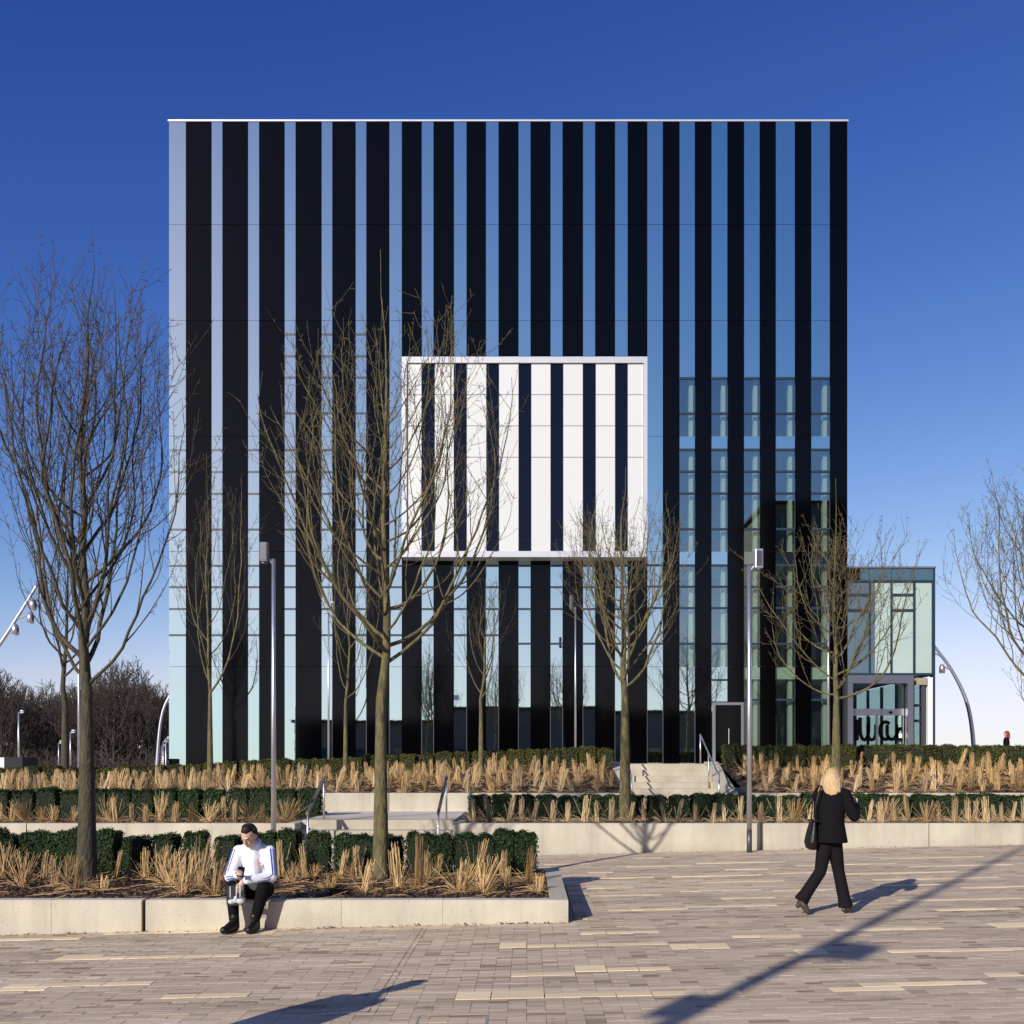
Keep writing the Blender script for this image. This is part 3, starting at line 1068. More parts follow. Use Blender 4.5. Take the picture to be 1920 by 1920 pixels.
# ------------------------------------------------------------------ trees
def tree(name, label, loc, H, fork, spread, r0, seed, nlimb=20, dens=1.0, barkm='bark', lean=(0, 0), group=None, twig_r=0.0045, sides=7, cat='tree', narrow=1.0, spur=True, limb_top=0.72, el0=(28, 46), upk=1.0, twigm=None, lenk=1.0, rk=1.0):
    rd = random.Random(seed)
    root = empty(name, loc, label, cat, group)
    tr, cr = MB(), MB()
    lead = []
    n = 14
    wx, wy = 0, 0
    for i in range(n + 1):
        t = i / n
        if i > 4:
            wx += rd.gauss(0, .035) * H / 8
            wy += rd.gauss(0, .035) * H / 8
        lead.append(Vector((wx + lean[0] * t * H, wy + lean[1] * t * H, t * H)))
    def lead_r(t): return max(.004, r0 * (1.18 - t * 1.9 if t < .03 else (1.12 - .55 * min(t / (fork / H), 1)) * (1 if t < fork / H else ((1 - t) / (1 - fork / H)) ** 1.15)))
    tr.tube([lead[0] + Vector((0, 0, -.15))] + lead, [r0 * 1.25] + [lead_r(i / n) for i in range(n + 1)], 12)

    def at(t):
        f_ = t * n
        i = min(n - 1, int(f_))
        return lead[i].lerp(lead[i + 1], f_ - i)

    def grow(p, d, length, rs, depth, up):
        k = max(3, int(length / .16)) if depth < 2 else (4 if depth == 2 else 3)
        k = min(k, 16)
        pts, rr = [Vector(p)], [rs]
        d = Vector(d).normalized()
        st_ = length / k
        for i in range(k):
            w = (.115, .085, .10)[depth]
            d = (d + Vector((rd.gauss(0, w), rd.gauss(0, w), rd.gauss(0, w * .6))) + Vector((0, 0, up * st_))).normalized()
            pts.append(pts[-1] + d * st_)
            rr.append(max(twig_r * .55, rs * (1 - .86 * (i + 1) / k)))
        (tr if depth == 0 else cr).tube(pts, rr, sides if depth == 0 else (5 if depth == 1 else 3), cap=False)
        if spur and depth >= 1:
            ns = int(length / .11 * dens)
            for _ in range(ns):
                f_ = rd.uniform(.25, 1) * k
                i = min(k - 1, int(f_))
                q = pts[i].lerp(pts[i + 1], f_ - i)
                e = (pts[i + 1] - pts[i]).normalized()
                o_ = Vector((rd.gauss(0, 1), rd.gauss(0, 1), rd.gauss(.4, 1)))
                o_ = (o_ - e * o_.dot(e)).normalized()
                ln = rd.uniform(.03, .10)
                q2 = q + (o_ * .8 + e * .6) * ln
                cr.tube([q, q2], [twig_r * .7, twig_r * .9], 3, cap=False)
        return pts, rr

    for i in range(nlimb):
        t = fork / H + (limb_top - fork / H) * (i / (nlimb - 1)) ** 1.15
        az = i * 2.399963 + rd.uniform(-.3, .3)
        p = at(t)
        rel = (t - fork / H) / (1 - fork / H)
        L_ = (H - t * H) * rd.uniform(.62, .92) * (1 - .25 * rel) * narrow * lenk
        el = R(rd.uniform(*el0) + 18 * rel)
        # horizontal reach limited by spread
        out = Vector((math.cos(az), math.sin(az), 0))
        d = out * math.cos(el) + Vector((0, 0, 1)) * math.sin(el)
        rs = lead_r(t) * rd.uniform(.40, .66) * rk
        upf = upk * (1.15 * 1.9 / spread) * rd.uniform(.7, 1.25) * (2.6 / max(1.4, L_)) ** .5
        pts, rr = grow(p, d, L_, max(rs, .009), 0, upf)
        k = len(pts) - 1
        n2 = max(3, int(L_ / .21 * dens))
        for j in range(n2):
            f_ = (0.14 + .84 * (j + rd.random()) / n2) * k
            a = min(k - 1, int(f_))
            q = pts[a].lerp(pts[a + 1], f_ - a)
            e = (pts[a + 1] - pts[a]).normalized()
            o_ = Vector((rd.gauss(0, 1), rd.gauss(0, 1), rd.gauss(0, .7)))
            o_ = (o_ - e * o_.dot(e)).normalized()
            an = R(rd.uniform(26, 52))
            l2 = min(2.3, (L_ * (1 - f_ / k) * .62 + .35) * rd.uniform(.55, 1.2))
            r2 = max(twig_r, rr[a] * rd.uniform(.35, .55))
            p2, rr2 = grow(q, e * math.cos(an) + o_ * math.sin(an), l2, r2, 1, 1.25)
            k2 = len(p2) - 1
            n3 = int(l2 / .22 * dens)
            for _ in range(n3):
                f2 = rd.uniform(.2, .98) * k2
                b = min(k2 - 1, int(f2))
                q2 = p2[b].lerp(p2[b + 1], f2 - b)
                e2 = (p2[b + 1] - p2[b]).normalized()
                o2 = Vector((rd.gauss(0, 1), rd.gauss(0, 1), rd.gauss(0, .8)))
                o2 = (o2 - e2 * o2.dot(e2)).normalized()
                an2 = R(rd.uniform(25, 55))
                grow(q2, e2 * math.cos(an2) + o2 * math.sin(an2), rd.uniform(.22, .75) * min(1, l2), twig_r * rd.uniform(.8, 1.1), 2, .9)
    tr.build('trunk', M[barkm], root, True)
    cr.build('crown', M[twigm or {'bark': 'twig', 'bark_pale': 'twig_pale', 'bark_far': 'bark_far'}[barkm]], root, True)
    return root


def tree_at(label, px, pybase, ztop_px, d, spread, seed, **kw):
    z = kw.pop('z')
    H = EYE + (HY - ztop_px) * d / F - z
    fk = EYE + (HY - kw.pop('forkpx')) * d / F - z
    return tree('street_tree', label, (X(px, d), d, z), H, fk, spread, kw.pop('r0'), seed, **kw)


tree_at('tall dark bare tree rooted in the front planter at the far left', 163, 1660, 415, 13.5, 1.55, 11, z=ZP - .06, forkpx=1285, r0=.115, nlimb=32, dens=.60, rk=.85, el0=(14, 50), upk=.8, twig_r=.0045)
tree_at('large bare tree in the front planter, its trunk left of the white bay', 714, 1640, 470, 13.9, 2.0, 23, z=ZP - .05, forkpx=1245, r0=.098, nlimb=30, dens=.52, barkm='bark_pale', el0=(2, 34), upk=.92, twig_r=.0042, lenk=1.03, rk=.82)
tree_at('bare tree rising in front of the upper steps', 1172, 1525, 880, 21.2, 1.5, 37, z=z_mid(2, 21.2), forkpx=1290, r0=.115, nlimb=24, dens=.58, barkm='bark_pale', el0=(5, 40), upk=.85, rk=.82)
tree_at('yellow green bare tree directly behind the walking woman', 1568, 1480, 900, 26.0, 2.0, 41, z=z_up(7.6, 26), forkpx=1310, r0=.12, nlimb=24, dens=.58, el0=(-2, 34), upk=.72, rk=.8, lenk=.95, barkm='bark_pale', twig_r=.006)
tree_at('bare tree cut off by the right edge of the picture', 1948, 1480, 800, 25.0, 2.1, 53, z=z_up(12, 25), forkpx=1290, r0=.13, nlimb=24, dens=.6, el0=(5, 40), upk=.75, rk=.8, barkm='bark_pale', twig_r=.006)
tree_at('small bare tree in front of the left end of the facade', 394, 1450, 850, 27.0, 1.2, 61, z=z_up(-8.1, 27), forkpx=1300, r0=.08, nlimb=11, dens=.42, barkm='bark_pale', twigm='twig', twig_r=.005)
tree_at('slender bare tree just left of the large central trunk', 648, 1450, 960, 27.0, 1.1, 67, z=z_up(-4.7, 27), forkpx=1310, r0=.065, nlimb=11, dens=.42, barkm='bark_pale', twigm='twig', twig_r=.005)
tree_at('small bare tree below the middle of the white bay', 902, 1455, 1060, 27.3, 1.2, 71, z=z_up(-1.2, 27.3), forkpx=1310, r0=.07, nlimb=12, dens=.5, barkm='bark_pale', twigm='twig', twig_r=.005)
tree_at('thin bare tree behind the far left tree', 122, 1450, 960, 29.5, 1.6, 83, z=ter(-13), forkpx=1270, r0=.11, nlimb=16, dens=.6, barkm='bark', twig_r=.006)
tree_at('small bare tree low at the right edge beyond the hedge', 1945, 1420, 1160, 46.0, 2.2, 89, z=1.3, forkpx=1350, r0=.1, nlimb=14, dens=.5, barkm='bark_pale', twig_r=.01)

# distant woodland: individual bare trees, three grown forms
protos = []
for k, sd in enumerate((101, 103, 107)):
    protos.append(tree('woodland_tree', 'x', (0, 0, 0), 10.5, 1.6, 4.4, .24, sd, nlimb=28, dens=.60, barkm='bark_far', el0=(10, 60), upk=.6, group='bare trees of the distant wood', twig_r=.024, sides=5, spur=False, limb_top=.9))
wr_ = random.Random(8)
spots = []
for i in range(30):
    px = -60 + i * 13.2 + wr_.uniform(-6, 6)
    d = 88 + wr_.uniform(0, 34)
    hpx = 1240 + 28 * math.sin(px / 55.0) + wr_.uniform(-8, 26) + max(0, (px - 240)) * .75
    spots.append((px, d, hpx))
for i, (px, d, hpx) in enumerate(spots):
    src = protos[i % 3]
    if i < 3:
        o = src
    else:
        o = src.copy()
        COL.objects.link(o)
        for ch in src.children:
            c = ch.copy()
            COL.objects.link(c)
            c.parent = o
    o.location = (X(px, d), d, -.35)
    h = EYE + (HY - hpx) * d / F + .3
    sc = h / 10.8
    o.scale = (sc * 1.1, sc * 1.1, sc)
    o.rotation_euler = (0, 0, wr_.uniform(0, 6.28))
    tag(o, 'bare dark woodland tree, %s from the left in the distant wood' % nth(i + 1), 'tree', 'bare trees of the distant wood')
th = MB()                            # undergrowth at the wood's foot
for i in range(2600):
    px = wr_.uniform(-90, 325)
    d = wr_.uniform(80, 118)
    x = X(px, d)
    h = wr_.uniform(.8, 3.6)
    a = Vector((x, d, -.35))
    b = a + Vector((wr_.gauss(0, .5), wr_.gauss(0, .5), h * .5))
    for _ in range(3):
        c = b + Vector((wr_.gauss(0, .8), wr_.gauss(0, .8), h * wr_.uniform(.2, .5)))
        th.tube([b, c], [.03, .014], 3, cap=False)
    th.tube([a, b], [.05, .03], 3, cap=False)
tag(th.build('thicket', M['bark_far']), 'dark leafless undergrowth at the foot of the distant wood', 'undergrowth', kind='stuff')

bk = MB()
for i in range(30):
    a, b = -90 + i * 2.4, -90 + (i + 1) * 2.4
    ha, hb = 4.2 + .8 * math.sin(a * .3), 4.2 + .8 * math.sin(b * .3)
    bk.poly([(a, 124, -.4), (b, 124, -.4), (b, 132, hb), (a, 132, ha)])
    bk.poly([(a, 132, ha), (b, 132, hb), (b, 150, -.4), (a, 150, -.4)])
tag(bk.build('hill', M['bark_far']), 'dark earth bank behind the distant wood', kind='structure')

# ------------------------------------------------------------------ hedges
def hedge_mesh(seed, w, dp, h, nleaf, matn, size=.024):
    rd = random.Random(seed)
    m = MB()
    k = .045
    bulge = [rd.uniform(-.02, .02) for _ in range(8)]

    def surf():
        f_ = rd.random()
        u, v = rd.uniform(-1, 1), rd.uniform(-1, 1)
        if f_ < .30:
            p, nrm = Vector((u * w / 2, v * dp / 2, h)), Vector((0, 0, 1))
        elif f_ < .58:
            p, nrm = Vector((u * w / 2, -dp / 2, (v + 1) / 2 * h)), Vector((0, -1, 0))
        elif f_ < .76:
            p, nrm = Vector((-w / 2, u * dp / 2, (v + 1) / 2 * h)), Vector((-1, 0, 0))
        elif f_ < .92:
            p, nrm = Vector((w / 2, u * dp / 2, (v + 1) / 2 * h)), Vector((1, 0, 0))
        else:
            p, nrm = Vector((u * w / 2, dp / 2, (v + 1) / 2 * h)), Vector((0, 1, 0))
        # round the shoulders and narrow the foot
        rr = .09
        c = Vector((max(-w / 2 + rr, min(w / 2 - rr, p.x)), max(-dp / 2 + rr, min(dp / 2 - rr, p.y)), min(h - rr, p.z)))
        dlt = p - c
        if dlt.length > rr:
            p = c + dlt.normalized() * rr
        foot = .82 + .18 * min(1, p.z / (h * .35))
        p.x *= foot
        p.y *= foot
        lump = 1 + .05 * math.sin(p.x * 19 + seed) * math.cos(p.z * 17 + p.y * 13 + seed * 2)
        return Vector((p.x * lump, p.y * lump, p.z * (1 + .03 * math.sin(p.x * 23 + seed * 3)))), nrm

    for _ in range(nleaf):
        p, nrm = surf()
        p = p + nrm * rd.gauss(-.012, .016)
        a = (nrm + Vector((rd.gauss(0, .7), rd.gauss(0, .7), rd.gauss(.25, .6)))).normalized()
        t = a.orthogonal().normalized()
        t = Quaternion(a, rd.uniform(0, 6.28)) @ t
        b = a.cross(t)
        s = size * rd.uniform(.65, 1.35)
        m.poly([p - t * s * .6, p + b * s * .34, p + t * s * .6, p - b * s * .34])
    me = m.mesh('foliage', M[matn])
    c = MB()  # opaque dark core added to block light passing between the leaves
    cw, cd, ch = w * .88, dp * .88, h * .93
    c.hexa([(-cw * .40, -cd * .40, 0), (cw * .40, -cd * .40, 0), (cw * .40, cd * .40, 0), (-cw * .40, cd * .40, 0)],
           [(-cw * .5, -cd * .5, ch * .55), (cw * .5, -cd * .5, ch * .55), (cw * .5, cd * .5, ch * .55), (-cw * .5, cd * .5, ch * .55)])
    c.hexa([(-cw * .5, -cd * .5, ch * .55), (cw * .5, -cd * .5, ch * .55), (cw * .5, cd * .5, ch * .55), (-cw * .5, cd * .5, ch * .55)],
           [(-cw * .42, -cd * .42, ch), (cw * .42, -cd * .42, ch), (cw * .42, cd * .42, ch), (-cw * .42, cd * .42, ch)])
    return me, c.mesh('light_block_core', M['box_core'])


HV = [hedge_mesh(200 + k, .38, .40, .60, 3600, 'box_leaf') for k in range(5)]
HO = [hedge_mesh(300 + k, .38, .42, .52, 2200, 'box_leaf_olive', .030) for k in range(5)]
HM = [hedge_mesh(400 + k, .40, .42, .58, 2200, 'box_leaf', .030) for k in range(4)]
hr = random.Random(77)


def hedge_row(variants, xs, yf, zf, label, group, sc=(1, 1, 1), jit=.05):
    for i, x in enumerate(xs):
        me, co = variants[hr.randrange(len(variants))]
        y = yf(x) + hr.uniform(-.03, .03)
        o = empty('box_shrub', (x, y, zf(x, y) - .02), label % nth(i + 1), 'shrub', group)
        o.scale = (sc[0] * hr.uniform(.92, 1.08), sc[1] * hr.uniform(.92, 1.05), sc[2] * hr.uniform(1 - jit, 1 + jit))
        o.rotation_euler = (0, 0, hr.choice((0, math.pi)) + hr.uniform(-.12, .12))
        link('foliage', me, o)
        link('light_block_core', co, o)


FPX = [-100, -55, -12, 22, 66, 108, 150, 204, 258, 312, 368, 428, 500, 543, 598, 650, 690, 736, 786, 826, 872, 905, 946, 984]
FH = 14.35
hedge_row(HV, [X(p, FH) for p in FPX], lambda x: FH, lambda x, y: ZP - .03, 'clipped dark green box shrub, %s from the left in the front planter', 'box shrubs in the front planter', sc=(.86, .95, 1.0), jit=.10)
n = 16
hedge_row(HM, [-14.6 + i * .5 for i in range(21)], lambda x: 22.3, z_mid, 'clipped box shrub, %s from the left before the lower steps', 'box shrubs in the left middle bed', (1.22, 1, 1.05))
hedge_row(HM, [-1.0 + i * .46 for i in range(33)], lambda x: 22.0, z_mid, 'clipped box shrub, %s from the left in the bed above the long wall', 'box shrubs in the right middle bed', (1.12, 1, .88))
hedge_row(HO, [-14.9 + i * .47 for i in range(37)], lambda x: 27.9, lambda x, y: z_up(x, y), 'olive box shrub, %s from the left on the terrace edge, left half', 'box shrubs along the terrace, left', (1.2, 1.05, .98), .07)
hedge_row(HO, [5.35 + i * .44 for i in range(22)], lambda x: 27.9, lambda x, y: max(1.66, z_up(x, y)), 'box shrub, %s to the right of the upper steps on the terrace edge', 'box shrubs along the terrace, right', (1.22, 1.1, 1.1), .03)

# ------------------------------------------------------------------ dry grass tufts
def tuft_mesh(seed, kind, matn):
    rd = random.Random(seed)
    m = MB()

    def straw(p, d, ln, r, bend=0):
        d = Vector(d).normalized()
        pts = [Vector(p)]
        k = 1 if bend == 0 else 3
        for i in range(k):
            d = (d + Vector((0, 0, -bend))).normalized()
            pts.append(pts[-1] + d * ln / k)
        m.tube(pts, [r] * k + [r * .7], 3, cap=False)

    if kind == 'sheaf':
        h = rd.uniform(.38, .56)
        lean = (rd.gauss(0, .10), rd.gauss(0, .05))
        wd = rd.uniform(.032, .058)
        for _ in range(int(300 * wd) + 16):
            a, rr = rd.uniform(0, 6.28), wd * math.sqrt(rd.random())
            p = (math.cos(a) * rr * 1.3, math.sin(a) * rr, 0)
            straw(p, (lean[0] + rd.gauss(0, .035) - p[0] * .9, lean[1] + rd.gauss(0, .04) - p[1] * .6, 1), h * rd.uniform(.80, 1.03) * (1 if rd.random() < .82 else .6), .0042)
        for _ in range(9):
            straw((0, 0, 0), (rd.gauss(0, .5), rd.gauss(0, .4), 1), h * rd.uniform(.5, 1.0), .003)
    elif kind == 'fan':
        h = rd.uniform(.40, .56)
        for _ in range(44):
            a = rd.gauss(.12, .26)
            straw((rd.gauss(0, .02), rd.gauss(0, .02), 0), (a, rd.gauss(0, .18), 1), h * rd.uniform(.65, 1.05), .0042)
        for _ in range(5):
            straw((0, 0, 0.02), (rd.choice((-1, 1)) * rd.uniform(.6, 1.3), rd.gauss(-.2, .4), .8), h * rd.uniform(.7, 1.0), .003)
    else:                            # stub
        h = rd.uniform(.16, .28)
        for _ in range(34):
            straw((rd.gauss(0, .03), rd.gauss(0, .03), 0), (rd.gauss(0, .16), rd.gauss(0, .16), 1), h * rd.uniform(.6, 1.1), .0045)
    for _ in range(44):              # skirt of bent blades
        a = rd.uniform(0, 6.28)
        straw((math.cos(a) * .03, math.sin(a) * .03, .0), (math.cos(a) * .8, math.sin(a) * .8, rd.uniform(.9, 2.2)), rd.uniform(.12, .30), .0030, bend=rd.uniform(.3, .55))
    return m.mesh('grass_tuft', M[matn])


TS = [tuft_mesh(500 + k, 'sheaf', 'straw') for k in range(7)]
TP = [tuft_mesh(540 + k, 'sheaf', 'straw_pale') for k in range(6)]
TF = [tuft_mesh(520 + k, 'fan', 'straw') for k in range(5)]
TB = [tuft_mesh(530 + k, 'stub', 'straw') for k in range(3)]
gr = random.Random(9)


def tuft(me, x, y, z, sc, label, group, lean=0):
    o = link('grass_tuft', me, None, (x, y, z))
    o.scale = (sc * gr.uniform(.85, 1.15), sc, sc * gr.uniform(.88, 1.12))
    o.rotation_euler = (0, lean, gr.choice((0, 0, 0, math.pi)) + gr.uniform(-.4, .4))
    tag(o, label, 'ornamental grass', group)


FT = [(8, 1650, 'fan', 150), (42, 1668, 'fan', 120), (85, 1645, 'sheaf', 120), (103, 1665, 'sheaf', 105), (128, 1655, 'fan', 95), (145, 1672, 'sheaf', 110), (193, 1672, 'stub', 60),
      (216, 1655, 'sheaf', 85), (240, 1650, 'stub', 80), (272, 1652, 'sheaf', 100), (300, 1648, 'fan', 120), (318, 1665, 'fan', 110), (345, 1680, 'fan', 140), (375, 1670, 'fan', 120), (402, 1680, 'fan', 120),
      (528, 1650, 'sheaf', 110), (548, 1660, 'fan', 80), (572, 1642, 'sheaf', 110), (588, 1650, 'fan', 70), (640, 1645, 'sheaf', 100), (658, 1636, 'sheaf', 100), (672, 1634, 'sheaf', 100),
      (685, 1676, 'sheaf', 110), (745, 1670, 'sheaf', 130), (785, 1668, 'sheaf', 150), (802, 1648, 'sheaf', 90), (818, 1658, 'sheaf', 90), (862, 1676, 'fan', 120), (890, 1660, 'sheaf', 120), (906, 1676, 'fan', 95),
      (942, 1650, 'sheaf', 110), (950, 1668, 'sheaf', 80), (992, 1660, 'sheaf', 120), (1008, 1676, 'stub', 60), (615, 1672, 'stub', 60), (465, 1640, 'sheaf', 100), (-40, 1660, 'fan', 120), (-90, 1650, 'sheaf', 120)]
for i, (px, py, kd, hh) in enumerate(sorted(FT)):
    zs = ZP - .06
    d = F * (EYE - zs) / (py - HY)
    d = max(11.95, min(14.0, d))
    me = {'fan': TF, 'sheaf': TS, 'stub': TB}[kd]
    me = me[gr.randrange(len(me))]
    tuft(me, X(px, d), d, zs - .01, hh / 105.0 * (1.0 if kd != 'stub' else 1.6) * .95, 'dry straw coloured grass tuft, %s from the left in the front planter' % nth(i + 1), 'grass tufts in the front planter', gr.gauss(.08, .06))
x = -14.6
ti = 0
while x < -4.75:
    ti += 1
    tuft(gr.choice(TS + TF), x, 20.75 + gr.uniform(-.15, .2), z_mid(x, 20.8) - .01, gr.uniform(.85, 1.05), 'upright dry grass tuft, %s from the left in the bed left of the lower steps' % nth(ti), 'grass tufts in the left middle bed', gr.gauss(.06, .08))
    x += gr.uniform(.22, .36)
x = -1.05
ti = 0
while x < 14.0:
    ti += 1
    tuft(gr.choice(TP + TP + TF[:1]), x, 20.75 + gr.uniform(-.15, .25), z_mid(x, 20.8) - .01, gr.uniform(.90, 1.15), 'pale upright grass tuft, %s from the left above the long wall' % nth(ti), 'grass tufts in the right middle bed', gr.gauss(0, .05))
    x += gr.uniform(.15, .30) if x > 6.5 else gr.uniform(.22, .38)
for y, stp, rw in ((24.72, .46, 'front'), (25.4, .44, 'second')):
    x = -14.7 + gr.uniform(0, .4)
    ti = 0
    while x < 2.0:
        ti += 1
        tuft(gr.choice(TS + TP), x, y + gr.uniform(-.22, .22), z_up(x, y) - .03, gr.uniform(.90, 1.2), 'dry grass tuft, %s from the left in the %s row of the left slope' % (nth(ti), rw), 'grass tufts on the left slope', gr.gauss(.03, .07))
        x += stp * gr.uniform(.65, 1.35)
    x = 5.4 + gr.uniform(0, .4)
    ti = 0
    while x < 14.6:
        ti += 1
        tuft(gr.choice(TS + TP), x, y + gr.uniform(-.22, .22), z_up(x, y) - .03, gr.uniform(.90, 1.25), 'dry grass tuft, %s from the left in the %s row of the right slope' % (nth(ti), rw), 'grass tufts on the right slope', gr.gauss(.02, .07))
        x += stp * gr.uniform(.6, 1.3)


def tuft_mass(label, x0, x1):
    """the rest of the tufts, in the rows behind, as one mass"""
    V_, F_ = [], []
    for y in (26.0, 26.6, 27.2):
        x = x0 + gr.uniform(0, .3)
        while x < x1:
            me = gr.choice(TS + TP)
            yy = y + gr.uniform(-.25, .25)
            T_ = Matrix.Translation((x, yy, z_up(x, yy) - .03)) @ Euler((0, gr.gauss(.02, .07), gr.uniform(-.4, .4))).to_matrix().to_4x4() @ Matrix.Scale(gr.uniform(.85, 1.2), 4)
            n_ = len(V_)
            V_ += [tuple(T_ @ v.co) for v in me.vertices]
            F_ += [tuple(n_ + k for k in p.vertices) for p in me.polygons]
            x += gr.uniform(.24, .52)
    me = bpy.data.meshes.new('grass_mass')
    me.from_pydata(V_, [], F_)
    me.materials.append(M['straw'])
    tag(link('ornamental_grass', me), label, 'ornamental grass', kind='stuff')


tuft_mass('mass of dry grass tufts behind the front rows of the left slope', -14.7, 2.0)
tuft_mass('mass of dry grass tufts behind the front rows of the right slope', 5.4, 14.6)

# bark mulch, fallen straw, dead leaves
def scatter(name, label, zf, x0, x1, y0, y1, nchip, nstraw, cs=.03):
    m, s = MB(), MB()
    for _ in range(nchip):
        x, y = gr.uniform(x0, x1), gr.uniform(y0, y1)
        z = zf(x, y) + gr.uniform(.0, .03)
        nrm = Vector((gr.gauss(0, .6), gr.gauss(-.2, .6), 1)).normalized()
        t = Quaternion(nrm, gr.uniform(0, 6.28)) @ nrm.orthogonal().normalized()
        b = nrm.cross(t)
        a, c = cs * gr.uniform(.5, 1.5), cs * gr.uniform(.25, .6)
        p = Vector((x, y, z))
        m.poly([p - t * a, p - b * c, p + t * a, p + b * c])
    o = tag(m.build(name, M['mulch']), label, kind='stuff')
    for _ in range(nstraw):
        x, y = gr.uniform(x0, x1), gr.uniform(y0, y1)
        a = gr.uniform(-.9, .9)
        l = gr.uniform(.12, .42)
        p = Vector((x, y, zf(x, y) + gr.uniform(.01, .04)))
        q = p + Vector((math.cos(a) * l, math.sin(a) * l, gr.uniform(-.0, .05)))
        q.x = min(q.x, x1)
        q.y = max(y0, min(y1, q.y))
        s.tube([p, q], .0042, 3, cap=False)
    tag(s.build('fallen_straw', M['straw']), 'fallen straw lying on the ' + label.split('on the ')[-1], kind='stuff')


scatter('mulch', 'bark mulch covering the soil on the front planter', lambda x, y: ZP - .06 + .015 * (y - 11.75), -8, .22, 11.8, 14.2, 11000, 300)
scatter('mulch', 'bark mulch on the bed left of the lower steps', z_mid, -15, -4.7, 20.25, 21.6, 5000, 120, .04)
scatter('mulch', 'bark mulch on the bed above the long wall', z_mid, -1.2, 14.5, 20.25, 21.6, 6000, 200, .04)
scatter('mulch', 'bark mulch on the slope left of the upper steps', z_up, -15, 2.15, 24.45, 27.9, 15000, 450, .05)
scatter('mulch', 'bark mulch on the slope right of the upper steps', z_up, 5.25, 14.8, 24.45, 27.9, 11000, 350, .05)
lf = MB()
for _ in range(420):
    if gr.random() < .62:
        x, y = gr.uniform(-6, .45), 11.53 - abs(gr.gauss(0, .035))
        if gr.random() < .5:
            x = gr.choice((-5.5, -4.9, -4.4, -3.0, -2.2, -1.3, -.7, -.2, .3)) + gr.gauss(0, .1)
    else:
        x, y = gr.uniform(.6, 13), 19.97 - abs(gr.gauss(0, .05))
    p = Vector((x, y, gtop(x) + gr.uniform(.004, .02)))
    nrm = Vector((gr.gauss(0, .5), gr.gauss(0, .5), 1)).normalized()
    t = Quaternion(nrm, gr.uniform(0, 6.28)) @ nrm.orthogonal().normalized()
    b = nrm.cross(t)
    a = gr.uniform(.008, .024)
    lf.poly([p - t * a, p - b * a * .5, p + t * a, p + b * a * .5])
tag(lf.build('leaf_litter', M['leaf_dry']), 'small dead leaves blown against the foot of the walls', kind='stuff')

# ------------------------------------------------------------------ lamps and poles
def lamp(label, x, y, zbase, h, side, headw=.145, headh=.36, r=.048, group='straight lamp posts', base=True):
    o = empty('lamp_post', (x, y, zbase), label, 'lamp post', group)
    m = MB()
    m.tube([(0, 0, .42), (0, 0, h * .5), (0, 0, h)], [r, r * .92, r * .72], 16)
    m.build('pole', M['steel'], o, True)
    m = MB()
    m.tube([(0, 0, -.05), (0, 0, .419)], [r * 1.03, r * 1.03], 16)
    m.build('base_sleeve', M['steel_dark'], o, True)
    hx = side * (r + headw / 2 + .05)
    for dz in (-.05, -.12):
        MB().tube([(0, 0, h + dz), (side * .1, 0, h + .0)], .012, 6).build('bracket', M['steel'], o)
    m = MB()
    z0_, z1_ = h - .06, h - .06 + headh
    m.box(hx - headw / 2, hx + headw / 2, -headw / 2, headw / 2, z0_, z1_)
    hd = m.build('lamp_head', M['steel' if side > 0 else 'steel_dark'], o)
    bv = hd.modifiers.new('bevel', 'BEVEL')
    bv.width = .012
    bv.segments = 2
    MB().box(hx - headw * .36, hx + headw * .36, -headw / 2 - .006, -headw / 2 - .001, z0_ + .04, z1_ - .04).build('lens', M['steel_dark'], hd)
    MB().tube([(hx, 0, z0_ - .025), (hx, 0, z0_)], headw * .42, 12).build('shade_ring', M['steel_dark'], hd)
    return o


xl = X(513, 19.2)
lamp('straight lamp post just right of the seated man, its head on the left', xl, 19.2, gtop(xl), EYE + (HY - 1048) * 19.2 / F - gtop(xl), -1)
xr_ = X(1405, 19.55)
lamp('straight lamp post standing by the long wall, its head on the right', xr_, 19.55, gtop(xr_), EYE + (HY - 1060) * 19.55 / F - gtop(xr_), 1)
for px, tp, sd, lab in ((1079, 1138, -1, 'thin lamp post against the facade left of the upper steps'), (1553, 1132, -1, 'thin lamp post beside the yellow green tree'), (616, 1150, 1, 'thin lamp post on the terrace left of the central trunk')):
    d = 32.5
    x = X(px, d)
    lamp(lab, x, d, ter(x), EYE + (HY - tp) * d / F - ter(x), sd, headw=.10, headh=.42, r=.032)
for px, tp, d, lab, r in ((148, 1175, 34, 'slim pole right beside the far left trunk', .045), (35, 1335, 60, 'pale lamp post before the wood near the left edge', .06), (110, 1392, 60, 'short thin pole between the two left trunks', .035),
                          (132, 1372, 55, 'short thin pole close to the far left trunk', .04), (306, 1390, 80, 'far lamp post beside the left corner of the cube', .06), (311, 1384, 76, 'nearer of the small lamp posts by the cube corner', .06), (303, 1398, 84, 'smallest far lamp post by the cube corner', .06)):
    x = X(px, d)
    zb_ = ter(-12) if d < 70 else -.32
    lamp(lab, x, d, zb_, EYE + (HY - tp) * d / F - zb_, 1, headw=.16 * d / 60, headh=.16, r=r, group='far poles on the left')


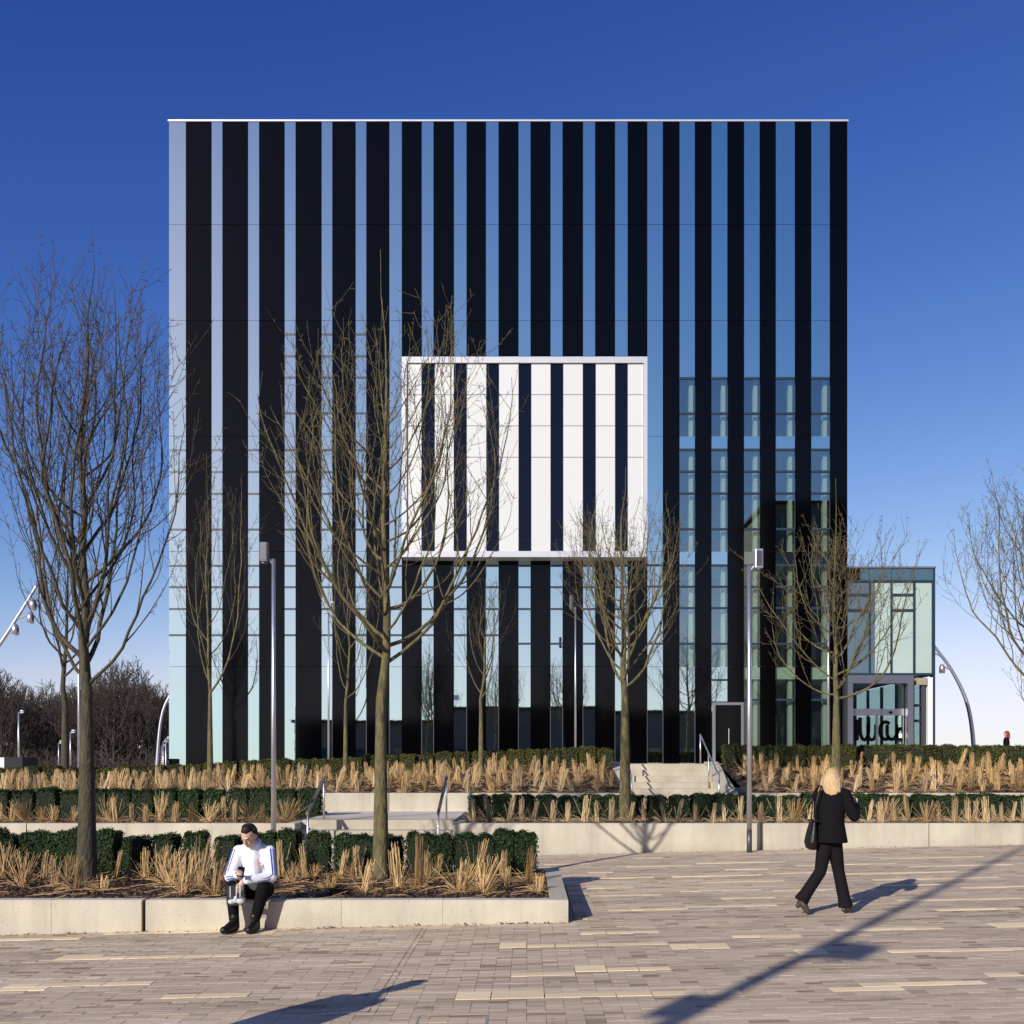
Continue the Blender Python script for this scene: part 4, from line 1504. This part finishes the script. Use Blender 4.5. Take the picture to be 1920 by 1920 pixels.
def curved_lamp(label, pts, heads, r0=.11, r1=.05, hs=.28):
    o = empty('curved_lamp', (0, 0, 0), label, 'lamp post', 'curved lamp masts')
    # smooth the polyline
    P_ = [Vector(p) for p in pts]
    sm = []
    for i in range(len(P_) - 1):
        a = P_[max(0, i - 1)]
        b, c = P_[i], P_[i + 1]
        e = P_[min(len(P_) - 1, i + 2)]
        for k in range(6):
            t = k / 6
            sm.append(.5 * ((2 * b) + (c - a) * t + (2 * a - 5 * b + 4 * c - e) * t * t + (3 * b - a - 3 * c + e) * t ** 3))
    sm.append(P_[-1])
    n_ = len(sm)
    MB().tube(sm, [r0 + (r1 - r0) * i / (n_ - 1) for i in range(n_)], 12).build('mast', M['steel'], o, True)
    for (t, off) in heads:
        p = sm[int(t * (n_ - 1))]
        q = p + Vector(off)
        ar = MB().tube([p, q], .03, 6).build('arm', M['steel'], o)
        h = MB()
        h.tube([q + Vector((0, 0, -hs)), q + Vector((0, 0, -hs * .3)), q + Vector((0, 0, .05))], [hs * .36, hs * .40, hs * .22], 12)
        hd = h.build('lamp_head', M['steel'], o, True)
        MB().tube([q + Vector((0, 0, -hs - .02)), q + Vector((0, 0, -hs - .002))], hs * .30, 12).build('lens', M['white'], hd)
    return o


d = 48
curved_lamp('curved lamp mast against the sky right of the entrance pavilion', [tuple(P(1827, 1460, d)), tuple(P(1824, 1380, d)), tuple(P(1812, 1315, d)), tuple(P(1785, 1258, d)), tuple(P(1752, 1212, d)), tuple(P(1722, 1172, d))],
            [(.60, (-.45, 0, .25)), (.72, (-.5, 0, .30))], hs=.34)
curved_lamp('leaning lamp mast with three heads at the left edge', [tuple(P(-95, 1445, 42)), tuple(P(-72, 1330, 42)), tuple(P(-35, 1255, 42)), tuple(P(5, 1200, 42)), tuple(P(40, 1145, 42)), tuple(P(70, 1096, 42))],
            [(.70, (.12, 0, -.02)), (.76, (.6, 0, .25)), (.85, (.35, 0, .2))], hs=.36)
curved_lamp('curved lamp mast disappearing behind the left corner of the cube', [tuple(P(293, 1455, 66)), tuple(P(298, 1380, 66)), tuple(P(305, 1335, 66)), tuple(P(318, 1305, 66)), tuple(P(336, 1280, 66)), tuple(P(356, 1258, 66))],
            [(.8, (.5, 0, .3))], r0=.10, r1=.06, hs=.30)
# the mast behind the photographer whose shadow crosses the square
ux, uy = sa, ca
bxm, bym = 1.01 - 12 * ux, 7.16 - 12 * uy
tn = math.tan(R(SUN_EL))
bm_o = curved_lamp('tall lamp mast behind the camera whose shadow crosses the square', [(bxm, bym, gz(bxm)), (bxm, bym, 3.5), (bxm, bym, 6.8), (bxm, bym, 13.2)], [], r0=.12, r1=.045)
for zz, w0, w1, hh in ((15.2 * tn, -.02, .50, .19), (12.5 * tn, -.26, .0, .16)):
    c0 = Vector((bxm, bym, zz))
    la = Vector((ca, -sa, 0))           # heads sit square to the light, on one side of the mast
    dp_ = Vector((sa, ca, 0)) * .1
    hb = MB()
    z_ = Vector((0, 0, hh))
    hb.hexa([c0 + la * w0 - dp_ - z_, c0 + la * w1 - dp_ - z_ * .8, c0 + la * w1 + dp_ - z_ * .8, c0 + la * w0 + dp_ - z_],
            [c0 + la * w0 - dp_ + z_, c0 + la * w1 - dp_ + z_ * .8, c0 + la * w1 + dp_ + z_ * .8, c0 + la * w0 + dp_ + z_])
    hb.build('lamp_head', M['steel'], bm_o)

# low box at the left edge
kb = empty('utility_cabinet', (0, 0, 0), 'low dark cabinet with a pale end beyond the upper bed at the left edge', 'cabinet')
p = P(8, 1420, 31)
MB().box(p.x, X(42, 31), 31, 32, ter(-14), p.z).build('cabinet_body', M['dark_core'], kb)
MB().box(X(-14, 31), p.x - .004, 31, 32, ter(-14), p.z - .003).build('cabinet_end', M['alu_white'], kb)

# ------------------------------------------------------------------ people
def rounded(m, p0, r0, p1, r1, n=14):
    p0, p1 = Vector(p0), Vector(p1)
    ax = (p1 - p0)
    L_ = ax.length
    ax = ax.normalized() if L_ > 1e-6 else Vector((0, 0, 1))
    pts, rr = [], []
    for k in range(6):
        t = math.pi / 2 * k / 5
        pts.append(p0 - ax * r0 * math.cos(t))
        rr.append(max(.001, r0 * math.sin(t)))
    for k in range(6):
        t = math.pi / 2 * k / 5
        pts.append(p1 + ax * r1 * math.sin(t))
        rr.append(max(.001, r1 * math.cos(t)))
    m.tube(pts, rr, n)


def ell(m, c, r, rot=(0, 0, 0), n=16):
    c = Vector(c)
    E = Euler(rot).to_matrix()
    base = len(m.v)
    k = 10
    for i in range(k + 1):
        ph = math.pi * i / k
        for j in range(n):
            a = 2 * math.pi * j / n
            q = Vector((r[0] * math.sin(ph) * math.cos(a), r[1] * math.sin(ph) * math.sin(a), r[2] * math.cos(ph)))
            q = c + E @ q
            m.v.append((q.x, q.y, q.z))
    for i in range(k):
        for j in range(n):
            j2 = (j + 1) % n
            m.f.append((base + i * n + j, base + (i + 1) * n + j, base + (i + 1) * n + j2, base + i * n + j2))


def loft(m, rings, n=20):
    """rings: (centre, rx, ry) horizontal ellipses from bottom to top"""
    base = len(m.v)
    for (c, rx, ry) in rings:
        for j in range(n):
            a = 2 * math.pi * j / n
            m.v.append((c[0] + rx * math.cos(a), c[1] + ry * math.sin(a), c[2]))
    for i in range(len(rings) - 1):
        for j in range(n):
            j2 = (j + 1) % n
            m.f.append((base + i * n + j, base + i * n + j2, base + (i + 1) * n + j2, base + (i + 1) * n + j))
    m.f.append(tuple(base + j for j in range(n))[::-1])
    m.f.append(tuple(base + (len(rings) - 1) * n + j for j in range(n)))


def skin(name, m, material, parent, voxel=.008, smooth=4):
    """fuse the overlapping shapes into one continuous surface"""
    me = m.mesh(name + '_tmp', None)
    t = bpy.data.objects.new('tmp', me)
    COL.objects.link(t)
    md = t.modifiers.new('r', 'REMESH')
    md.mode = 'VOXEL'
    md.voxel_size = voxel
    sm = t.modifiers.new('s', 'SMOOTH')
    sm.factor = .5
    sm.iterations = smooth
    dg = bpy.context.evaluated_depsgraph_get()
    dg.update()
    res = bpy.data.meshes.new_from_object(t.evaluated_get(dg))
    bpy.data.objects.remove(t)
    bpy.data.meshes.remove(me)
    res.name = name
    res.materials.clear()
    res.materials.append(material)
    res.polygons.foreach_set('use_smooth', [True] * len(res.polygons))
    return link(name, res, parent)


def hand(m, wrist, dirv, up, curl=.6, size=1.0, thumb=1):
    """palm, four bent fingers of unequal length and a thumb from the side of the palm"""
    w, d, u = Vector(wrist), Vector(dirv).normalized(), Vector(up).normalized()
    u = (u - d * u.dot(d)).normalized()
    s = d.cross(u)
    pc = w + d * .045 * size
    rounded(m, w, .021 * size, pc + d * .03 * size, .024 * size)
    for k in (-1, 1):
        rounded(m, w + s * .010 * k * size + d * .02 * size, .018 * size, pc + s * .024 * k * size + d * .035 * size, .014 * size)
    for k, ln in ((-1.5, .9), (-.5, 1.02), (.5, .98), (1.5, .78)):
        b = pc + d * .040 * size + s * .0165 * k * size
        e1 = b + (d * math.cos(curl) - u * math.sin(curl)) * .036 * ln * size
        e2 = e1 + (d * math.cos(curl * 2.2) - u * math.sin(curl * 2.2)) * .030 * ln * size
        rounded(m, b, .0088 * size, e1, .0082 * size, 8)
        rounded(m, e1, .0082 * size, e2, .007 * size, 8)
    tb = w + d * .03 * size + s * .022 * thumb * size
    t1 = tb + (s * thumb * .6 + d * .7 - u * .3) * .034 * size
    t2 = t1 + (d * .9 - u * .5) * .026 * size
    rounded(m, tb, .011 * size, t1, .010 * size, 8)
    rounded(m, t1, .010 * size, t2, .008 * size, 8)


def head(m, c, rot, s=1.0):
    """skull, jaw, nose, ears"""
    c = Vector(c)
    E = Euler(rot).to_matrix()
    def q(x, y, z): return c + E @ Vector((x * s, y * s, z * s))
    ell(m, q(0, .012, .03), (.076 * s, .094 * s, .092 * s), rot)
    ell(m, q(0, -.028, -.045), (.058 * s, .062 * s, .068 * s), rot)
    ell(m, q(0, -.066, -.098 + .01), (.026 * s, .024 * s, .022 * s), rot)
    rounded(m, q(0, -.088, .012), .009 * s, q(0, -.106, -.026), .013 * s, 8)
    rounded(m, q(-.03, -.080, .028), .012 * s, q(.03, -.080, .028), .012 * s, 8)
    rounded(m, q(-.018, -.086, -.058), .008 * s, q(.018, -.086, -.058), .008 * s, 8)
    for k in (-1, 1):
        ell(m, q(.078 * k, .012, -.008), (.011 * s, .022 * s, .033 * s), rot, 10)
    return q


def face_marks(q, parent, lid=False):
    for k in (-1, 1):
        m = MB()
        ell(m, q(.031 * k, -.083, .012), (.012, .006, .007))
        m.build('eye', M['skin_pink' if lid else 'white'], parent, True)
        m = MB()
        ell(m, q(.031 * k, -.0885, .012), (.005, .003, .005))
        m.build('iris', M['hair_dark'], parent, True)
        m = MB()
        rounded(m, q(.016 * k, -.091, .032), .004, q(.046 * k, -.084, .033), .0035, 6)
        m.build('eyebrow', M['hair_dark'], parent, True)
    m = MB()
    rounded(m, q(-.02, -.093, -.058), .004, q(.02, -.093, -.058), .004, 6)
    m.build('lips', M['skin_pink'], parent, True)


# --- man sitting on the planter, looking at his phone
xm = X(475, 11.55)
MAN = empty('person', (xm, 11.55, gtop(xm)), 'person in white striped track jacket sitting on the planter, bent over a phone', 'person')
ZS = ZP - gtop(xm)       # seat height
SH = .94
HL, HR = (-.095, .15, ZS + .10), (.095, .15, ZS + .10)
KL, KR = (-.185, -.17, ZS + .155), (.155, -.17, ZS + .155)
AL, AR = (-.155, -.20, .10), (.065, -.19, .10)
TLt, TRt = (-.225, -.355, .045), (.045, -.36, .045)
NK = (.0, -.06, .955)
HC = (-.012, -.145, 1.035)
HRT = (R(38), R(5), R(-14))
SHL, SHR = (-.165, .03, .85), (.165, .03, .85)
EL, ER = (-.225, -.10, ZS + .27), (.225, -.10, ZS + .27)
WLh, WRh = (-.085, -.27, ZS + .305), (-.045, -.27, ZS + .235)
m = MB()
rounded(m, (0, .16, ZS + .11), .10, (0, .09, .76), .09)
rounded(m, (0, .06, .84), .06, NK, .05)
rounded(m, NK, .052, (HC[0], HC[1] + .03, HC[2] - .02), .052)
for a, b, c, d_ in ((HL, KL, AL, TLt), (HR, KR, AR, TRt)):
    rounded(m, a, .068, b, .050)
    rounded(m, b, .048, c, .030)
    rounded(m, c, .030, d_, .018)
for a, b, c in ((SHL, EL, WLh), (SHR, ER, WRh)):
    rounded(m, a, .05, b, .038)
    rounded(m, b, .037, c, .026)
q = head(m, HC, HRT)
hand(m, WLh, (.35, -.75, .45), (.2, .45, 1), .8, 1, 1)
hand(m, WRh, (-.35, -.35, -1), (.2, -1, .1), .55, 1, 1)
body = skin('body', m, M['skin'], MAN, .006, 3)
face_marks(q, body, True)
m = MB()
for (x_, y_, z_, r_) in ((0, .034, .046, .088), (0, .055, .015, .080), (0, .0, .088, .062), (0.01, -.030, .088, .034), (-.03, -.028, .085, .026)):
    ell(m, q(x_, y_, z_), (r_ * .93, r_, r_ * .86), HRT)
for k in (-1, 1):
    ell(m, q(.066 * k, .038, .01), (.018, .04, .045), HRT)
for k in range(60):                        # uneven tips of the short hair
    a_, b_ = (k * 2.399) % 6.283, .25 + .95 * ((k * .618) % 1)
    d_ = Vector((math.sin(b_) * math.cos(a_), math.sin(b_) * math.sin(a_) * .9, math.cos(b_)))
    rounded(m, q(d_.x * .07, .03 + d_.y * .08, .045 + d_.z * .075), .010, q(d_.x * .088, .03 + d_.y * .10 - .01, .045 + d_.z * .092), .004, 6)
skin('hair', m, M['hair_dark'], MAN, .005, 1)
m = MB()                                   # jacket
rounded(m, (-.05, .17, ZS + .17), .125, (-.05, .07, .76), .125)
rounded(m, (.05, .17, ZS + .17), .125, (.05, .07, .76), .125)
rounded(m, (-.13, .04, .835), .085, (.0, .0, .90), .075)
rounded(m, (.13, .04, .835), .085, (.0, .0, .90), .075)
rounded(m, (0, .01, .82), .105, (0, -.03, .915), .075)
rounded(m, (0, -.02, .76), .085, (0, .0, .60), .10)
rounded(m, SHL, .074, EL, .062)
rounded(m, SHR, .074, ER, .062)
rounded(m, EL, .061, (WLh[0] - .03, WLh[1] + .03, WLh[2] - .005), .046)
rounded(m, ER, .061, (WRh[0] + .045, WRh[1] + .01, WRh[2] + .01), .046)
ell(m, (.0, .10, .60), (.20, .15, .19))
jk = skin('jacket', m, M['cloth_white'], MAN, .009, 4)
m = MB()
rounded(m, (-.05, -.045, .93), .028, (.05, -.045, .93), .028)
rounded(m, (-.06, -.03, .935), .028, (-.045, .05, .965), .028)
rounded(m, (.06, -.03, .935), .028, (.045, .05, .965), .028)
skin('collar', m, M['cloth_white'], jk, .009, 3)


def stripe_path(a, b, c, ra, rb, rc, side, off):
    """three stripes running down the outside of a sleeve"""
    a, b, c = Vector(a), Vector(b), Vector(c)
    pts = []
    for t in [k / 8 for k in range(9)]:
        p = a.lerp(b, t)
        nrm = Vector((side * .72, -.69 + .0, .0)).normalized()
        tan = (b - a).normalized()
        nrm = (nrm - tan * nrm.dot(tan)).normalized()
        bi = tan.cross(nrm)
        an = off
        pts.append(p + (nrm * math.cos(an) + bi * math.sin(an)) * (ra + (rb - ra) * t - .0015))
    tan = (c - b).normalized()
    nrm0 = Vector((side * .25, -.8, -.35))
    nrm0 = (nrm0 - tan * nrm0.dot(tan)).normalized()
    bi = tan.cross(nrm0)
    for t in [k / 6 for k in range(1, 6)]:
        p = b.lerp(c, t)
        pts.append(p + (nrm0 * math.cos(off) + bi * math.sin(off)) * (rb + (rc - rb) * t - .0015))
    return pts


for sd_, (a, b, c) in ((-1, (SHL, EL, WLh)), (1, (SHR, ER, WRh))):
    for off in (-.42, 0, .42):
        m = MB()
        m.tube(stripe_path(a, b, c, .074, .062, .046, sd_, off), .0062, 6)
        m.build('sleeve_stripe', M['stripe'], jk, True)
for (lx, lz, rx, rz) in ((.085, .735, .007, .013), (.072, .730, .006, .010), (.098, .730, .006, .010)):
    m = MB()
    ell(m, (lx, -.088, lz), (rx, .006, rz))
    m.build('chest_emblem', M['red'], jk, True)
MB().box(.068, .104, -.098, -.078, .700, .706).build('chest_emblem', M['red'], jk)
m = MB()                                   # trousers
rounded(m, (-.07, .16, ZS + .105), .115, (.07, .16, ZS + .105), .115)
for a, b, c in ((HL, KL, AL), (HR, KR, AR)):
    rounded(m, a, .100, b, .075)
    rounded(m, b, .074, (c[0], c[1], c[2] + .02), .052)
skin('trousers', m, M['cloth_black'], MAN, .009, 4)
for c, d_ in ((AL, TLt), (AR, TRt)):
    m = MB()
    rounded(m, (c[0], c[1], c[2] + .07), .054, (c[0], c[1] + .02, .058), .054)
    rounded(m, (c[0], c[1] + .03, .052), .050, (d_[0], d_[1] + .02, .045), .043)
    rounded(m, (c[0], c[1] - .0, .10), .05, (d_[0] * .6 + c[0] * .4, d_[1] * .6 + c[1] * .4, .06), .045)
    m2 = skin('shoe', m, M['leather'], MAN, .007, 2)
ph = empty('phone', (0, 0, 0), 'dark mobile phone held by the seated person', 'phone')
pq = Vector((xm - .045, 11.55 - .335, gtop(xm) + ZS + .345))
pb = MB().box(-.036, .036, -.004, .004, -.07, .07).build('phone_case', M['phone'], ph)
ph.location = pq
ph.rotation_euler = (R(-48), R(12), R(15))
MB().box(-.032, .032, .0042, .0055, -.064, .064).build('phone_screen', M['far_glass'], ph)
bg_ = empty('carrier_bag', (xm - .105, 11.55 - .315, gtop(xm) + ZS + .02), 'clear plastic carrier bag with a white base held by the seated person', 'bag')
m = MB()
m.hexa([(-.09, -.045, -.03), (.10, -.045, -.03), (.10, .045, -.03), (-.09, .045, -.03)], [(-.098, -.012, .175), (.092, -.012, .175), (.092, .012, .175), (-.098, .012, .175)])
m.build('bag_film', M['bag_plastic'], bg_)
m = MB()
ell(m, (-.045, 0, .005), (.04, .035, .028))
ell(m, (.05, 0, .01), (.045, .035, .03))
ell(m, (.0, -.01, .03), (.022, .02, .04))
skin('contents', m, M['white'], bg_, .007, 2)
for xq in (-.055, .01, .05):
    MB().box(xq, xq + .006, -.030, -.024, .05, .17).build('bag_print', M['white'], bg_)
MB().tube([(-.03, 0, .172), (.0, 0, .215), (.03, 0, .172)], .006, 6).build('handle', M['bag_plastic'], bg_)

# --- woman walking away to the right
dw = 11.78
xw = X(1556, dw)
WOM = empty('person', (xw, dw, gtop(xw)), 'person with long blonde hair walking away in a black jacket and trousers', 'person')
hip = .86
legs = [((-.035, -.02, hip), (-.095, -.055, .47), (-.285, -.17, .150), (-.215, -.175, .035)),
        ((.030, .03, hip), (.085, .07, .47), (.165, .05, .085), (.22, .12, .035))]
NKW = (.03, .03, 1.42)
HCW = (.022, .045, 1.515)
HRW = (R(6), 0, R(-155))
m = MB()
loft(m, [((0, 0, .80), .13, .10), ((0, 0, .92), .155, .115), ((0.01, .0, 1.08), .12, .09), ((.02, .01, 1.25), .120, .09), ((.025, .02, 1.34), .09, .07), ((.03, .03, 1.41), .045, .045)])
rounded(m, NKW, .045, (HCW[0], HCW[1], HCW[2] - .03), .045)
for a, b, c, d_ in legs:
    rounded(m, a, .08, b, .052)
    rounded(m, b, .05, c, .034)
    rounded(m, c, .034, d_, .026)
SWL, SWR = (-.115, .03, 1.325), (.165, .03, 1.325)
EWL, EWR = (-.135, .07, 1.09), (.262, -.01, 1.09)
WWL, WWR = (-.03, .20, 1.05), (.255, .19, 1.21)
for a, b, c in ((SWL, EWL, WWL), (SWR, EWR, WWR)):
    rounded(m, a, .036, b, .032)
    rounded(m, b, .031, c, .023)
q = head(m, HCW, HRW, .95)
hand(m, WWR, (-.3, .5, .5), (0, 1, -.4), .9, .92, -1)
hand(m, WWL, (.8, .3, .2), (0, 1, 0), .7, .92, 1)
WOM.rotation_euler = (0, 0, R(-24))
body = skin('body', m, M['skin'], WOM, .007, 3)
face_marks(q, body)
m = MB()                                   # jacket
loft(m, [((-.01, -.01, .795), .205, .165), ((-.01, -.01, .81), .206, .168), ((-.005, 0, .90), .182, .15), ((.0, 0, 1.02), .158, .128), ((.01, .0, 1.12), .152, .122), ((.02, .01, 1.25), .160, .122), ((.022, .02, 1.33), .148, .108), ((.026, .025, 1.39), .10, .08), ((.03, .03, 1.44), .058, .056)], 28)
rounded(m, SWL, .068, EWL, .055)
rounded(m, (.03, .03, 1.385), .06, (SWL[0], SWL[1], SWL[2] + .005), .062)
rounded(m, (.03, .03, 1.385), .06, (SWR[0], SWR[1], SWR[2] + .005), .062)
rounded(m, EWL, .055, (WWL[0] - .04, WWL[1] - .01, WWL[2]), .045)
rounded(m, SWR, .068, EWR, .060)
rounded(m, EWR, .060, (WWR[0] + .01, WWR[1] - .03, WWR[2] - .02), .047)
skin('jacket', m, M['cloth_black'], WOM, .009, 3)
m = MB()                                   # flared trousers
rounded(m, (-.05, 0, .86), .115, (.05, .01, .86), .115)
for a, b, c, d_ in legs:
    rounded(m, a, .098, b, .066)
    e = Vector(b).lerp(Vector(c), .88)
    rounded(m, b, .066, e, .070)
    dv = (Vector(c) - Vector(b)).normalized()
    m.tube([e - dv * .05, e + dv * .055], [.07, .083], 16)
skin('trousers', m, M['cloth_trouser'], WOM, .009, 3)
for i, (a, b, c, d_) in enumerate(legs):
    m = MB()
    c, d_ = Vector(c), Vector(d_)
    rounded(m, c, .042, c.lerp(d_, .5), .042)
    rounded(m, c.lerp(d_, .5), .04, d_, .032)
    hl = c + (Vector((-.035, -.01, -.06)) if i == 0 else Vector((-.02, -.03, -.035)))
    rounded(m, c, .036, hl, .026)
    skin('boot', m, M['boot'], WOM, .007, 2)
m = MB()                                   # hair
ell(m, (.022, .035, 1.540), (.083, .098, .094))
ell(m, (.018, -.008, 1.50), (.086, .072, .11))
loft(m, [((.040, -.068, 1.285), .022, .012), ((.032, -.064, 1.325), .052, .022), ((.022, -.055, 1.37), .080, .034), ((.015, -.04, 1.43), .096, .050), ((.015, -.02, 1.49), .095, .070), ((.018, .01, 1.55), .088, .085)], 20)
rounded(m, (-.060, .0, 1.50), .036, (-.092, -.015, 1.40), .024)
rounded(m, (-.092, -.015, 1.40), .022, (-.118, -.02, 1.365), .010)
rounded(m, (.090, .0, 1.50), .034, (.108, -.02, 1.375), .018)
for k in range(11):                         # loose locks down the back
    a_ = -.085 + k * .019
    rounded(m, (.015 + a_ * .8, -.078 + abs(a_) * .35, 1.50), .014, (.024 + a_ * .85, -.086 + abs(a_) * .3, 1.345 - .02 * ((k * 7) % 3) + abs(a_ - .01) * .35), .008, 8)
skin('hair', m, M['hair_blonde'], WOM, .006, 1)
sbag = empty('shoulder_bag', (xw - .215, dw - .03, gtop(xw) + .9), 'slouchy black leather shoulder bag on the walking person', 'bag')
m = MB()
loft(m, [((.01, 0, -.185), .03, .07), ((.0, 0, -.165), .058, .105), ((-.004, 0, -.10), .072, .125), ((.002, 0, -.02), .062, .118), ((.010, 0, .06), .046, .105), ((.014, 0, .115), .032, .095), ((.014, 0, .135), .026, .09)], 20)
skin('bag_body', m, M['leather'], sbag, .008, 3)
MB().box(-.022, .046, -.1, .1, .128, .15).build('bag_flap', M['leather'], sbag)
MB().tube([(.02, -.07, .12), (.03, -.062, .30), (.06, -.075, .44), (.10, -.04, .525), (.10, .06, .53), (.06, .14, .44), (.03, .1, .2), (.02, .07, .12)], .009, 6).build('strap', M['leather'], sbag, True)
MB().tube([(.02, -.085, .125), (.02, -.065, .15)], .013, 8).build('buckle', M['alu'], sbag, True)


# --- simple standing adults: the far walker above the hedge and the bystander whose shadow enters the foreground
def standing(label, loc, H, rotz, hair, coat, longhair):
    s = H / 1.75
    o = empty('person', loc, label, 'person')
    o.rotation_euler = (0, 0, rotz)
    V = lambda x, y, z: (x * s, y * s, z * s)
    m = MB()
    loft(m, [(V(0, 0, .82), .15 * s, .10 * s), (V(0, 0, 1.1), .13 * s, .09 * s), (V(0, 0, 1.4), .17 * s, .09 * s), (V(0, 0, 1.48), .06 * s, .05 * s)])
    rounded(m, V(0, 0, 1.46), .05 * s, V(0, -.01, 1.58), .05 * s)
    for k in (-1, 1):
        rounded(m, V(.09 * k, 0, .86), .08 * s, V(.09 * k, -.02, .48), .055 * s)
        rounded(m, V(.09 * k, -.02, .48), .053 * s, V(.10 * k, .02, .09), .036 * s)
        rounded(m, V(.10 * k, .02, .06), .035 * s, V(.115 * k, -.13, .04), .03 * s)
        rounded(m, V(.19 * k, 0, 1.40), .048 * s, V(.24 * k, .02, 1.12), .038 * s)
        rounded(m, V(.24 * k, .02, 1.12), .036 * s, V(.21 * k, -.08, .90), .026 * s)
        hand(m, V(.21 * k, -.08, .90), (0, -.15, -1), (k, 0, 0), .4, s, -k)
    q = head(m, V(0, -.01, 1.635), (0, 0, 0), s)
    b = skin('body', m, M['skin_pink'], o, .009, 3)
    face_marks(lambda x, y, z: q(x, y, z), b)
    m = MB()
    loft(m, [(V(0, 0, .72), .22 * s, .16 * s), (V(0, 0, 1.05), .18 * s, .13 * s), (V(0, 0, 1.3), .20 * s, .13 * s), (V(0, 0, 1.42), .17 * s, .11 * s), (V(0, 0, 1.5), .075 * s, .07 * s)])
    for k in (-1, 1):
        rounded(m, V(.18 * k, 0, 1.38), .072 * s, V(.24 * k, .02, 1.12), .06 * s)
        rounded(m, V(.24 * k, .02, 1.12), .06 * s, V(.215 * k, -.06, .94), .048 * s)
    skin('coat', m, coat, o, .01, 3)
    m = MB()
    for k in (-1, 1):
        rounded(m, V(.09 * k, 0, .84), .10 * s, V(.09 * k, -.02, .48), .075 * s)
        rounded(m, V(.09 * k, -.02, .48), .073 * s, V(.10 * k, .02, .10), .06 * s)
    skin('trousers', m, M['cloth_trouser'], o, .01, 3)
    for k in (-1, 1):
        m = MB()
        rounded(m, V(.10 * k, .03, .055), .046 * s, V(.115 * k, -.14, .045), .04 * s)
        skin('shoe', m, M['leather'], o, .009, 2)
    m = MB()
    ell(m, V(0, .02, 1.685), (.09 * s, .105 * s, .085 * s))
    ell(m, V(0, .05, 1.64), (.088 * s, .08 * s, .09 * s))
    if longhair:
        rounded(m, V(0, .06, 1.62), .085 * s, V(0, .07, 1.46), .075 * s)
        for k in (-1, 1):
            rounded(m, V(.075 * k, .02, 1.62), .04 * s, V(.085 * k, .0, 1.45), .035 * s)
    skin('hair', m, hair, o, .009, 2)
    return o


df = 41.0
xf = X(1887, df)
standing('person with red hair and dark coat seen above the right hand hedge', (xf, df, ter(xf)), EYE + (HY - 1371) * df / F - ter(xf), R(-112), M['hair_red'], M['cloth_black'], True)
xb_, yb_ = -.81 - 1.74 / tn * ux, 8.72 - 1.74 / tn * uy
standing('bystander outside the picture whose shadow falls on the foreground', (xb_, yb_, gtop(xb_)), 1.74, R(150), M['hair_dark'], M['cloth_black'], False)
